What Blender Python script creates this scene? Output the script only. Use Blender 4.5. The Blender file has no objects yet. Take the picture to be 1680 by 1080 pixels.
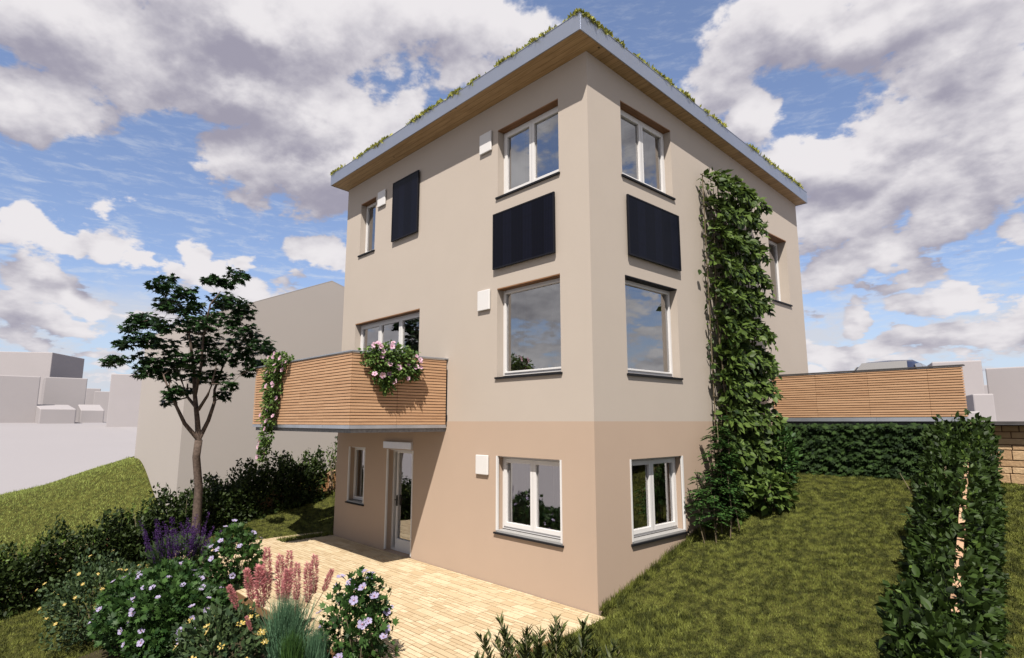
import bpy, math, random
import numpy as np
from math import radians, sin, cos, pi
from mathutils import Vector, Matrix

rng = np.random.default_rng(7)
random.seed(7)
sc = bpy.context.scene
col = sc.collection

# ------------------------------------------------------------------ camera
CAM = np.array([5.643, -6.93, 2.70])
YAW, PITCH = radians(47.0), radians(8.913)
FPX, CX, CY = 966.0, 840.0, 540.0
FH = np.array([-sin(YAW), cos(YAW), 0.0]); RT = np.array([cos(YAW), sin(YAW), 0.0])
FW = FH * cos(PITCH) + np.array([0, 0, sin(PITCH)]); UP = np.cross(RT, FW)
cam = bpy.data.cameras.new("camera"); cam.sensor_width = 36.0; cam.sensor_fit = 'HORIZONTAL'
cam.lens = 36.0 * FPX / 1680.0; cam.clip_start = 0.05; cam.clip_end = 6000
co = bpy.data.objects.new("camera", cam); col.objects.link(co)
M = Matrix(((RT[0], UP[0], -FW[0]), (RT[1], UP[1], -FW[1]), (RT[2], UP[2], -FW[2])))
co.rotation_euler = M.to_euler(); co.location = CAM
sc.camera = co

def ray(x, y):
    return RT * (x - CX) / FPX - UP * (y - CY) / FPX + FW
def at(x, y, d):
    return CAM + ray(x, y) * d

# ------------------------------------------------------------------ light and sky
SUN = np.array([0.80, -1.0, 1.78]); SUN = SUN / np.linalg.norm(SUN)      # towards the sun
SUN_EL = math.asin(SUN[2]); SUN_AZ = math.atan2(SUN[0], SUN[1])
sl = bpy.data.lights.new("sun", 'SUN'); sl.energy = 5.0; sl.angle = radians(0.5); sl.color = (1.0, 0.94, 0.86)
so = bpy.data.objects.new("sun", sl); col.objects.link(so)
so.rotation_euler = Vector(-SUN).to_track_quat('-Z', 'Y').to_euler(); so.location = (10, -12, 25)
sc.view_settings.view_transform = 'Standard'; sc.view_settings.look = 'None'
sc.view_settings.exposure = 0.8; sc.view_settings.gamma = 1.0
sc.cycles.use_denoising = True
sc.cycles.max_bounces = 8; sc.cycles.transparent_max_bounces = 12
sc.cycles.sample_clamp_indirect = 6.0

world = bpy.data.worlds.new("World"); sc.world = world; world.use_nodes = True
world.cycles.sampling_method = 'MANUAL'; world.cycles.sample_map_resolution = 512
class NT:
    """small helper for node graphs"""
    def __init__(s, tree): s.t = tree; s.n = tree.nodes; s.l = tree.links
    def new(s, kind, **kw):
        nd = s.n.new(kind)
        for k, v in kw.items(): setattr(nd, k, v)
        return nd
    def put(s, sock, v):
        if hasattr(v, 'is_output'): s.l.new(v, sock)
        elif v is not None: sock.default_value = v
    def m(s, op, a, b=None, c=None, clamp=False):
        nd = s.n.new('ShaderNodeMath'); nd.operation = op; nd.use_clamp = clamp
        for i, v in enumerate((a, b, c)): s.put(nd.inputs[i], v)
        return nd.outputs[0]
    def vm(s, op, a, b=None, c=None, out=0):
        nd = s.n.new('ShaderNodeVectorMath'); nd.operation = op
        for i, v in enumerate((a, b, c)):
            if v is not None: s.put(nd.inputs[i], v)
        return nd.outputs[out]
    def mix(s, f, a, b, blend='MIX'):
        nd = s.n.new('ShaderNodeMix'); nd.data_type = 'RGBA'; nd.blend_type = blend
        s.put(nd.inputs[0], f); s.put(nd.inputs[6], a); s.put(nd.inputs[7], b)
        return nd.outputs[2]
    def ramp(s, f, lo, hi, a=0.0, b=1.0, smooth=True):
        nd = s.n.new('ShaderNodeMapRange'); nd.interpolation_type = 'SMOOTHSTEP' if smooth else 'LINEAR'
        s.put(nd.inputs[0], f)
        for i, v in enumerate((lo, hi, a, b)): s.put(nd.inputs[i + 1], v)
        return nd.outputs[0]
    def noise(s, vec, scale, detail=4, rough=0.55, out=0, dist=0.0):
        nd = s.n.new('ShaderNodeTexNoise'); s.put(nd.inputs['Vector'], vec)
        s.put(nd.inputs['Scale'], scale); s.put(nd.inputs['Detail'], detail); s.put(nd.inputs['Roughness'], rough)
        s.put(nd.inputs['Distortion'], dist)
        return nd.outputs[out]
def rgb(r, g, b): return (r, g, b, 1.0)

w = NT(world.node_tree); w.n.clear()
sky = w.new('ShaderNodeTexSky', sky_type='NISHITA', sun_disc=False, sun_elevation=SUN_EL, sun_rotation=SUN_AZ,
            altitude=200, air_density=1.0, dust_density=0.6, ozone_density=1.6)
gen = w.new('ShaderNodeTexCoord').outputs['Generated']
D = w.vm('NORMALIZE', gen)
sep = w.new('ShaderNodeSeparateXYZ'); w.put(sep.inputs[0], D)
# azimuth measured from north-west, elevation, both in degrees
az = w.m('DEGREES', w.m('ARCTAN2', w.vm('DOT_PRODUCT', D, tuple(RT), out=1), w.vm('DOT_PRODUCT', D, tuple(FH), out=1)))
el = w.m('DEGREES', w.m('ARCSINE', sep.outputs[2]))
cmb = w.new('ShaderNodeCombineXYZ'); w.put(cmb.inputs[0], az); w.put(cmb.inputs[1], el)
AE = cmb.outputs[0]
# cumulus banks: azimuth, elevation, half width, half height (degrees)
CLOUDS = [(-38.1, 29.6, 13.5, 4.5), (-25.0, 33.2, 17.5, 5.4), (-41.0, 23.4, 5.5, 2.5), (-24.6, 28.5, 9.0, 4.3), (-19.0, 27.0, 8.5, 5.6), (-15.3, 23.2, 7.5, 5.9), (-22.1, 22.9, 7.0, 3.6), (-12.2, 20.7, 5.3, 3.3), (-9.1, 35.5, 13.7, 3.7), (-4.5, 32.8, 4.5, 2.0), (-40.8, 15.0, 1.8, 1.7), (-39.0, 13.9, 1.8, 1.1), (-36.1, 14.4, 1.7, 1.3), (-39.6, 10.6, 2.7, 1.9), (-37.3, 9.9, 2.3, 0.9), (-29.0, 13.4, 2.1, 2.1), (-25.5, 11.8, 3.5, 1.4), (-18.9, 14.9, 3.3, 1.7), (-39.4, 7.8, 5.4, 1.1), (-24.0, 11.4, 4.6, 1.2), (22.0, 29.8, 5.0, 2.4), (27.1, 32.3, 5.7, 3.6), (32.5, 31.5, 10.2, 3.2), (39.5, 27.0, 7.0, 5.8), (36.2, 23.3, 5.8, 2.7), (40.6, 20.0, 5.1, 5.2), (31.6, 22.0, 6.4, 2.4), (27.3, 22.6, 3.5, 2.0), (35.8, 19.4, 9.1, 2.6), (24.0, 26.7, 2.7, 2.0), (29.8, 17.1, 5.1, 2.8), (32.7, 13.8, 3.0, 1.7), (28.5, 12.6, 3.1, 2.0), (37.8, 15.1, 2.9, 1.6), (42.1, 13.4, 1.7, 1.3), (31.0, 8.9, 1.6, 1.4), (36.5, 9.6, 3.1, 1.3), (41.9, 8.9, 1.3, 1.0), (37.0, 6.9, 7.3, 1.0), (29.4, 6.2, 7.7, 1.1), (36.3, 31.9, 10.3, 1.6)]
def density(D, detail):
    """cloud density towards direction D: placed banks ahead, free noise behind"""
    sp = w.new('ShaderNodeSeparateXYZ'); w.put(sp.inputs[0], D)
    az = w.m('DEGREES', w.m('ARCTAN2', w.vm('DOT_PRODUCT', D, tuple(RT), out=1), w.vm('DOT_PRODUCT', D, tuple(FH), out=1)))
    el = w.m('DEGREES', w.m('ARCSINE', sp.outputs[2]))
    cb = w.new('ShaderNodeCombineXYZ'); w.put(cb.inputs[0], az); w.put(cb.inputs[1], el)
    warp = w.noise(D, 7.0, 3, 0.6, out=1)
    AEw = w.vm('MULTIPLY_ADD', w.vm('SUBTRACT', warp, (0.5, 0.5, 0.5)), (9.0, 6.0, 0.0), cb.outputs[0])
    dmin = None
    for (a, e, ra, re) in CLOUDS:
        v = w.vm('MULTIPLY_ADD', AEw, (1 / ra, 1 / re, 0), (-a / ra, -e / re, 0))
        r = w.vm('LENGTH', v, out=1)
        if dmin is None: dmin = r
        else:
            nd = w.n.new('ShaderNodeMath'); nd.operation = 'SMOOTH_MIN'
            w.put(nd.inputs[0], dmin); w.put(nd.inputs[1], r); nd.inputs[2].default_value = 0.3
            dmin = nd.outputs[0]
    gm = w.ramp(w.m('ABSOLUTE', az), 50, 70)
    back = w.ramp(w.noise(w.vm('MULTIPLY', D, (1, 1, 2.0)), 2.8, 3, 0.5), 0.30, 0.58, 1.5, 0.3, smooth=False)
    dist = w.m('ADD', w.m('MULTIPLY', dmin, w.m('SUBTRACT', 1.0, gm)), w.m('MULTIPLY', back, gm))
    k = w.n.new('ShaderNodeVectorMath'); k.operation = 'SCALE'; w.put(k.inputs[0], w.vm('MULTIPLY', D, (1, 1, 1.35))); w.put(k.inputs['Scale'], w.m('DIVIDE', 0.85, w.m('ADD', w.m('MAXIMUM', sp.outputs[2], 0.0), 0.36)))
    Dz = k.outputs[0]       # billows shrink towards the horizon
    f1 = w.noise(Dz, 6.0, detail, 0.55)
    vo = w.new('ShaderNodeTexVoronoi', feature='F1'); vo.normalize = True      # rounded billows
    w.put(vo.inputs['Vector'], w.vm('ADD', Dz, w.vm('MULTIPLY', w.vm('SUBTRACT', w.noise(Dz, 14.0, 2, 0.5, out=1), (0.5, 0.5, 0.5)), (0.10, 0.10, 0.10))))
    vo.inputs['Scale'].default_value = 9.0; vo.inputs['Detail'].default_value = 3.0 if detail > 4 else 1.5; vo.inputs['Roughness'].default_value = 0.5; vo.inputs['Lacunarity'].default_value = 2.3
    f3 = w.m('SUBTRACT', 1.0, vo.outputs['Distance'])
    d = w.m('SUBTRACT', 0.93, dist)
    d = w.m('ADD', d, w.m('MULTIPLY', w.m('SUBTRACT', f1, 0.5), 1.6))
    d = w.m('ADD', d, w.m('MULTIPLY', w.m('SUBTRACT', f3, 0.62), 1.2))
    # scattered small cumulus low over the horizon
    f4 = w.noise(Dz, 9.0, detail, 0.5)
    puff = w.m('ADD', w.m('MULTIPLY', w.m('SUBTRACT', f4, 0.56), 3.4), w.m('MULTIPLY', w.m('SUBTRACT', f3, 0.62), 1.3))
    puff = w.m('SUBTRACT', puff, w.m('ADD', w.ramp(el, 13, 24, 0, 1.2), w.ramp(el, 5, 1, 0, 0.5)))
    ero = w.m('MULTIPLY', w.m('SUBTRACT', w.noise(Dz, 34.0, detail, 0.6), 0.5), 0.75)
    return w.m('ADD', w.m('MAXIMUM', d, puff), ero), f1, f3
dens, f1, f3 = density(D, 6)
D2 = w.vm('NORMALIZE', w.vm('ADD', D, tuple(np.array([0, 0, 0.055]) + 0.02 * RT)))
dens2, _, _ = density(D2, 3)
cover = w.ramp(dens, -0.06, 0.22)
thick = w.ramp(dens, 0.1, 0.9)
lit = w.m('ADD', 0.47, w.m('MULTIPLY', w.m('SUBTRACT', dens, dens2), w.ramp(el, 6, 24, 0.40, 0.66)))
lit = w.m('ADD', lit, w.m('MULTIPLY', w.m('SUBTRACT', 1.0, thick), w.ramp(el, 6, 24, 0.10, 0.24)))
lit = w.m('ADD', lit, w.ramp(el, 36, 5, -0.12, 0.0), clamp=True)
lit = w.ramp(lit, 0.05, 0.95)
ccol = w.mix(lit, rgb(0.35, 0.335, 0.415), rgb(0.84, 0.81, 0.83))
ccol = w.mix(w.ramp(w.m('ABSOLUTE', az), 55, 85), ccol, w.mix(lit, rgb(0.31, 0.305, 0.335), rgb(0.84, 0.83, 0.84)))   # unseen cloud behind the viewpoint, toned to shape contrast and window reflections
skycol = w.mix(1.0, sky.outputs[0], rgb(0.145, 0.138, 0.150), 'MULTIPLY')
# thin high cirrus, streaked
st = w.noise(w.vm('MULTIPLY', AE, (0.30, 1.3, 1)), 1.0, 5, 0.68, dist=0.3)
cir = w.m('MULTIPLY', w.ramp(st, 0.46, 0.72), w.ramp(el, 34, 4, 0.16, 0.62))
skyc = w.mix(0.16, skycol, rgb(0.42, 0.55, 0.86)); skyc = w.mix(cir, skyc, rgb(0.72, 0.75, 0.80))
hz = w.ramp(el, 13, 0, 0.0, 0.8)
skyc = w.mix(hz, skyc, rgb(0.56, 0.66, 0.80))
low = w.m('MULTIPLY', w.ramp(w.m('ADD', w.m('MULTIPLY', w.m('SUBTRACT', f3, 0.62), 1.6), w.m('MULTIPLY', w.m('SUBTRACT', f1, 0.5), 2.2)), -0.10, 0.35), w.ramp(w.m('ABSOLUTE', w.m('SUBTRACT', el, 6.0)), 6.5, 2.0))
skyc = w.mix(w.m('MULTIPLY', low, 0.8), skyc, rgb(0.66, 0.67, 0.72))
fin = w.mix(cover, skyc, ccol)
bg = w.new('ShaderNodeBackground'); w.put(bg.inputs[0], fin); bg.inputs[1].default_value = 0.575
out = w.new('ShaderNodeOutputWorld'); w.l.new(bg.outputs[0], out.inputs[0])

# ------------------------------------------------------------------ materials
def newmat(name):
    m = bpy.data.materials.new(name); m.use_nodes = True
    t = NT(m.node_tree); p = t.n['Principled BSDF']
    return m, t, p
def simple(name, c, rough=0.6, var=0.08, scale=6.0, bump=0.0, bscale=60.0, metal=0.0, spec=0.4):
    m, t, p = newmat(name)
    pos = t.new('ShaderNodeNewGeometry').outputs['Position']
    n = t.noise(pos, scale, 4, 0.6)
    k = t.ramp(n, 0.25, 0.75, 1 - var, 1 + var, smooth=False)
    t.put(p.inputs['Base Color'], t.vm('SCALE', tuple(c))) if False else None
    vs = t.n.new('ShaderNodeVectorMath'); vs.operation = 'SCALE'; vs.inputs[0].default_value = c; t.put(vs.inputs['Scale'], k)
    t.l.new(vs.outputs[0], p.inputs['Base Color'])
    p.inputs['Roughness'].default_value = rough; p.inputs['Metallic'].default_value = metal
    p.inputs['Specular IOR Level'].default_value = spec
    if bump:
        b = t.new('ShaderNodeBump'); b.inputs['Strength'].default_value = bump; b.inputs['Distance'].default_value = 0.01
        t.put(b.inputs['Height'], t.noise(pos, bscale, 4, 0.6)); t.l.new(b.outputs[0], p.inputs['Normal'])
    return m
def leafmat(name, dark, light, rough=0.5, trans=0.25, patch=0.0):
    m, t, p = newmat(name)
    g = t.new('ShaderNodeNewGeometry')
    f = g.outputs['Random Per Island']
    if patch:
        f = t.m('ADD', t.m('MULTIPLY', f, 1 - patch), t.m('MULTIPLY', t.ramp(t.noise(g.outputs['Position'], 7.0, 2, 0.6), 0.36, 0.64), patch))
    c = t.mix(f, rgb(*dark), rgb(*light))
    t.put(p.inputs['Base Color'], c); p.inputs['Roughness'].default_value = rough
    p.inputs['Specular IOR Level'].default_value = 0.18
    if trans:
        tr = t.new('ShaderNodeBsdfTranslucent'); t.put(tr.inputs[0], t.mix(0.5, c, rgb(*light)))
        mx = t.new('ShaderNodeMixShader'); mx.inputs[0].default_value = trans
        o = t.n['Material Output']
        t.l.new(p.outputs[0], mx.inputs[1]); t.l.new(tr.outputs[0], mx.inputs[2]); t.l.new(mx.outputs[0], o.inputs[0])
    return m
def woodmat(name, a, b, axis=0, rough=0.6, plank=None, knots=False):
    """timber with the grain along axis; Random Per Island gives every board its own tone"""
    m, t, p = newmat(name)
    g = t.new('ShaderNodeNewGeometry'); pos = g.outputs['Position']
    s = [9.0, 9.0, 9.0]; s[axis] = 0.7
    off = t.m('MULTIPLY', g.outputs['Random Per Island'], 7.0)
    n = t.noise(t.vm('ADD', t.vm('MULTIPLY', pos, tuple(s)), off), 3.0, 5, 0.6, dist=0.5)
    f = t.m('ADD', t.m('MULTIPLY', t.ramp(n, 0.3, 0.7), 0.6), t.m('MULTIPLY', g.outputs['Random Per Island'], 0.4))
    c = t.mix(f, rgb(*a), rgb(*b))
    if plank:
        ps = t.new('ShaderNodeSeparateXYZ'); t.put(ps.inputs[0], pos)
        q = ps.outputs[plank[0]]
        fr = t.m('FRACT', t.m('DIVIDE', q, plank[1]))
        idn = t.n.new('ShaderNodeTexWhiteNoise'); idn.noise_dimensions = '1D'
        t.put(idn.inputs['W'], t.m('FLOOR', t.m('DIVIDE', q, plank[1])))
        c = t.mix(t.m('MULTIPLY', idn.outputs[0], 0.35), c, rgb(*[x * 0.6 for x in a]))
        c = t.mix(t.m('LESS_THAN', fr, 0.05), c, rgb(*[x * 0.35 for x in a]))
    if knots:
        v = t.new('ShaderNodeTexVoronoi'); v.inputs['Scale'].default_value = 2.6; t.put(v.inputs['Vector'], pos)
        c = t.mix(t.ramp(v.outputs['Distance'], 0.07, 0.035), c, rgb(*[x * 0.25 for x in a]))
    t.put(p.inputs['Base Color'], c); p.inputs['Roughness'].default_value = rough
    p.inputs['Specular IOR Level'].default_value = 0.3
    return m

MT = {}
MT['cream'] = simple('cream_plaster', (0.365, 0.316, 0.272), 0.85, 0.02, 1.2, 0.10, 160, spec=0.2)
MT['tan'] = simple('tan_plaster', (0.350, 0.264, 0.202), 0.85, 0.02, 1.2, 0.10, 160, spec=0.2)
MT['white'] = simple('white_frame', (0.53, 0.515, 0.505), 0.35, 0.015)
MT['sill'] = simple('dark_sill', (0.010, 0.010, 0.012), 0.6, 0.1, spec=0.15)
MT['stone_sill'] = simple('granite_sill', (0.26, 0.255, 0.25), 0.5, 0.35, 90)
MT['dark'] = simple('dark_profile', (0.006, 0.006, 0.009), 0.5, 0.1, spec=0.15)
MT['lining'] = woodmat('brown_lining', (0.10, 0.045, 0.018), (0.26, 0.13, 0.06), 0)
MT['liningy'] = woodmat('brown_lining_side', (0.10, 0.045, 0.018), (0.26, 0.13, 0.06), 1)
MT['fascia'] = simple('fascia_metal', (0.36, 0.385, 0.45), 0.42, 0.03, 2.0, metal=0.85)
MT['soffit'] = woodmat('soffit_boards', (0.27, 0.165, 0.075), (0.48, 0.32, 0.17), 0, plank=(1, 0.115), knots=True)
MT['larch'] = woodmat('larch_slats', (0.335, 0.190, 0.105), (0.450, 0.275, 0.160), 0)
MT['larchy'] = woodmat('larch_slats_side', (0.335, 0.190, 0.105), (0.450, 0.275, 0.160), 1)
MT['shadelarch'] = woodmat('fence_boards', (0.22, 0.10, 0.045), (0.34, 0.17, 0.08), 1)  # larch boards darkened in colour for their shade inside the hedge
MT['post'] = woodmat('fence_post_wood', (0.33, 0.20, 0.12), (0.46, 0.30, 0.19), 2)
MT['zinc'] = simple('zinc_sheet', (0.42, 0.44, 0.48), 0.42, 0.12, 3.0, metal=0.8)
MT['concrete'] = simple('concrete_edge', (0.17, 0.17, 0.175), 0.8, 0.35, 22, 0.3, 70)
MT['lightmetal'] = simple('light_metal', (0.62, 0.63, 0.68), 0.4, 0.05, 12, metal=0.4)
MT['massing'] = simple('pale_render', (0.335, 0.303, 0.283), 0.9, 0.02, 0.4, spec=0.1)
MT['far'] = simple('pale_far_render', (0.285, 0.265, 0.270), 0.9, 0.02, 0.4, spec=0.1)
MT['mass_ground'] = simple('pale_ground', (0.245, 0.230, 0.237), 0.9, 0.02, 0.05, spec=0.1)
MT['bark'] = simple('bark', (0.085, 0.062, 0.05), 0.9, 0.5, 18, 0.8, 40, spec=0.2)
MT['stem'] = simple('stem', (0.09, 0.07, 0.04), 0.8, 0.3, 20)
MT['soil'] = simple('soil', (0.035, 0.028, 0.016), 0.95, 0.4, 12, 0.8, 30, spec=0.1)
MT['deck'] = simple('asphalt', (0.09, 0.09, 0.095), 0.9, 0.15, 8, 0.3, 120)
MT['coping'] = simple('dark_coping', (0.05, 0.045, 0.045), 0.6, 0.2, 10)
MT['stonewall'] = None
MT['hinge'] = simple('handle_metal', (0.05, 0.045, 0.04), 0.3, 0.05, metal=0.8)
MT['curtain'] = leafmat('sheer_curtain', (0.62, 0.58, 0.52), (0.68, 0.64, 0.58), 0.9, 0.5)
MT['sheer'] = leafmat('fine_sheer', (0.34, 0.32, 0.29), (0.34, 0.32, 0.29), 0.9, 0.5)
MT['room'] = simple('room_plaster', (0.42, 0.33, 0.24), 0.9, 0.05)
MT['roomfloor'] = simple('room_floor', (0.16, 0.11, 0.07), 0.6, 0.2)

m, t, p = newmat('window_glass'); MT['glass'] = m
fr = t.new('ShaderNodeFresnel'); fr.inputs[0].default_value = 4.2
tr = t.new('ShaderNodeBsdfTransparent'); tr.inputs[0].default_value = rgb(0.82, 0.83, 0.84)
gl = t.new('ShaderNodeBsdfGlossy'); gl.inputs['Roughness'].default_value = 0.01; gl.inputs[0].default_value = rgb(1.0, 0.99, 1.0)
mx = t.new('ShaderNodeMixShader'); t.l.new(fr.outputs[0], mx.inputs[0]); t.l.new(tr.outputs[0], mx.inputs[1]); t.l.new(gl.outputs[0], mx.inputs[2])
t.l.new(mx.outputs[0], t.n['Material Output'].inputs[0])

m, t, p = newmat('solar_cells'); MT['solar'] = m     # cells with fine busbars; u across, v up in object space
ob = t.new('ShaderNodeTexCoord').outputs['Object']
s3 = t.new('ShaderNodeSeparateXYZ'); t.put(s3.inputs[0], ob)
fx = t.m('FRACT', t.m('DIVIDE', s3.outputs[0], 0.2567)); fz = t.m('FRACT', t.m('DIVIDE', s3.outputs[2], 0.262))
line = t.m('MAXIMUM', t.m('LESS_THAN', fx, 0.05), t.m('LESS_THAN', fz, 0.035))
bus = t.m('LESS_THAN', t.m('FRACT', t.m('DIVIDE', s3.outputs[0], 0.0367)), 0.12)
c = t.mix(t.m('MULTIPLY', bus, 0.6), rgb(0.0020, 0.0022, 0.006), rgb(0.014, 0.016, 0.034))
rib = t.m('LESS_THAN', t.m('FRACT', t.m('DIVIDE', s3.outputs[0], 0.5134)), 0.5)
c = t.mix(t.m('MULTIPLY', rib, 0.6), c, rgb(0.001, 0.001, 0.003))
c = t.mix(line, c, rgb(0.002, 0.002, 0.004))
t.put(p.inputs['Base Color'], c); p.inputs['Roughness'].default_value = 0.35; p.inputs['Specular IOR Level'].default_value = 0.10

m, t, p = newmat('sandstone_paving'); MT['paving'] = m
pos = t.new('ShaderNodeNewGeometry').outputs['Position']
g = t.new('ShaderNodeNewGeometry')
c = t.mix(g.outputs['Random Per Island'], rgb(0.355, 0.268, 0.158), rgb(0.48, 0.395, 0.262))
c = t.mix(t.ramp(t.noise(pos, 14, 5, 0.65), 0.35, 0.75, 0.0, 0.45), c, rgb(0.36, 0.255, 0.135))
t.put(p.inputs['Base Color'], c); p.inputs['Roughness'].default_value = 0.8
b = t.new('ShaderNodeBump'); b.inputs['Strength'].default_value = 0.35; b.inputs['Distance'].default_value = 0.01
t.put(b.inputs['Height'], t.noise(pos, 45, 4)); t.l.new(b.outputs[0], p.inputs['Normal'])
MT['mortar'] = simple('paving_joint', (0.16, 0.085, 0.035), 0.95, 0.2, 20)

m, t, p = newmat('wall_stone'); MT['stonewall'] = m
g = t.new('ShaderNodeNewGeometry'); pos = g.outputs['Position']
c = t.mix(g.outputs['Random Per Island'], rgb(0.30, 0.19, 0.10), rgb(0.43, 0.30, 0.175))
c = t.mix(t.ramp(t.noise(pos, 9, 5, 0.65), 0.35, 0.75, 0.0, 0.5), c, rgb(0.26, 0.155, 0.075))
t.put(p.inputs['Base Color'], c); p.inputs['Roughness'].default_value = 0.9
b = t.new('ShaderNodeBump'); b.inputs['Strength'].default_value = 0.6; b.inputs['Distance'].default_value = 0.02
t.put(b.inputs['Height'], t.noise(pos, 22, 5)); t.l.new(b.outputs[0], p.inputs['Normal'])
MT['stonejoint'] = simple('stone_joint', (0.10, 0.055, 0.03), 0.95, 0.2, 20)

m, t, p = newmat('lawn_ground'); MT['lawn'] = m
pos = t.new('ShaderNodeNewGeometry').outputs['Position']
f = t.m('ADD', t.m('MULTIPLY', t.ramp(t.noise(pos, 7.0, 2, 0.6), 0.36, 0.64), 0.5), t.m('MULTIPLY', t.ramp(t.noise(pos, 22, 4, 0.7), 0.3, 0.7), 0.5))
t.put(p.inputs['Base Color'], t.mix(f, rgb(0.020, 0.022, 0.006), rgb(0.095, 0.096, 0.022)))
p.inputs['Roughness'].default_value = 0.95; p.inputs['Specular IOR Level'].default_value = 0.1
b = t.new('ShaderNodeBump'); b.inputs['Strength'].default_value = 1.0; b.inputs['Distance'].default_value = 0.05
t.put(b.inputs['Height'], t.noise(pos, 30, 5, 0.7)); t.l.new(b.outputs[0], p.inputs['Normal'])
MT['grass'] = leafmat('grass_blades', (0.016, 0.021, 0.005), (0.160, 0.176, 0.036), 0.7, 0.25, patch=0.78)
MT['mead'] = leafmat('mound_grass', (0.185, 0.225, 0.055), (0.300, 0.350, 0.095), 0.7, 0.25, patch=0.6)
MT['maple'] = leafmat('maple_leaf', (0.004, 0.012, 0.003), (0.020, 0.050, 0.012), 0.5, 0.15)
MT['hedge'] = leafmat('hedge_leaf', (0.005, 0.011, 0.002), (0.036, 0.056, 0.012), 0.55, 0.15)
MT['shoot'] = leafmat('young_leaf', (0.010, 0.024, 0.004), (0.095, 0.150, 0.026), 0.45, 0.25)
MT['hedge2'] = leafmat('privet_leaf', (0.003, 0.007, 0.0015), (0.038, 0.068, 0.012), 0.55, 0.2, patch=0.3)
MT['vine'] = leafmat('vine_leaf', (0.007, 0.019, 0.004), (0.092, 0.140, 0.028), 0.5, 0.25)
MT['ivy'] = leafmat('ivy_leaf', (0.003, 0.010, 0.002), (0.024, 0.048, 0.009), 0.75, 0.1)
MT['fern'] = leafmat('shrub_leaf', (0.010, 0.034, 0.009), (0.056, 0.112, 0.026), 0.5, 0.2)
MT['hibleaf'] = leafmat('hibiscus_leaf', (0.007, 0.024, 0.006), (0.048, 0.098, 0.022), 0.5, 0.2)
MT['yelleaf'] = leafmat('blue_green_leaf', (0.018, 0.036, 0.016), (0.052, 0.080, 0.028), 0.55, 0.15)
MT['darkleaf'] = leafmat('dark_narrow_leaf', (0.010, 0.017, 0.005), (0.075, 0.088, 0.024), 0.5, 0.15)
MT['petleaf'] = leafmat('trailing_leaf', (0.030, 0.065, 0.014), (0.110, 0.170, 0.040), 0.5, 0.25)
MT['sedum'] = leafmat('sedum_leaf', (0.070, 0.100, 0.022), (0.420, 0.400, 0.090), 0.6, 0.25, patch=0.3)
MT['fescue'] = leafmat('blue_grass', (0.040, 0.095, 0.050), (0.115, 0.205, 0.115), 0.5, 0.25)
MT['plume'] = leafmat('pink_plume', (0.40, 0.135, 0.14), (0.62, 0.29, 0.29), 0.7, 0.35)
MT['salvia'] = leafmat('violet_bloom', (0.022, 0.009, 0.045), (0.080, 0.030, 0.135), 0.6, 0.2)
MT['lilac'] = leafmat('lilac_petal', (0.26, 0.225, 0.36), (0.36, 0.32, 0.47), 0.6, 0.3)
MT['pink'] = leafmat('pink_petal', (0.46, 0.25, 0.36), (0.58, 0.40, 0.48), 0.6, 0.3)
MT['yellow'] = leafmat('yellow_petal', (0.38, 0.27, 0.06), (0.48, 0.36, 0.11), 0.6, 0.2)
MT['eye'] = simple('flower_eye', (0.20, 0.02, 0.09), 0.6, 0.2, 30)
MT['stamen'] = simple('flower_stamen', (0.60, 0.50, 0.25), 0.6, 0.2, 30)
MT['paint'] = simple('car_paint', (0.020, 0.024, 0.050), 0.25, 0.02, metal=0.2, spec=0.5)
MT['tyre'] = simple('tyre_rubber', (0.02, 0.02, 0.02), 0.8)
MT['rim'] = simple('rim_alloy', (0.55, 0.55, 0.57), 0.3, metal=0.9)
MT['lamp'] = simple('headlamp_lens', (0.7, 0.7, 0.72), 0.1)
m, t, p = newmat('car_glass'); MT['carglass'] = m
p.inputs['Base Color'].default_value = rgb(0.17, 0.163, 0.158); p.inputs['Roughness'].default_value = 0.12; p.inputs['Specular IOR Level'].default_value = 0.4

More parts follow.
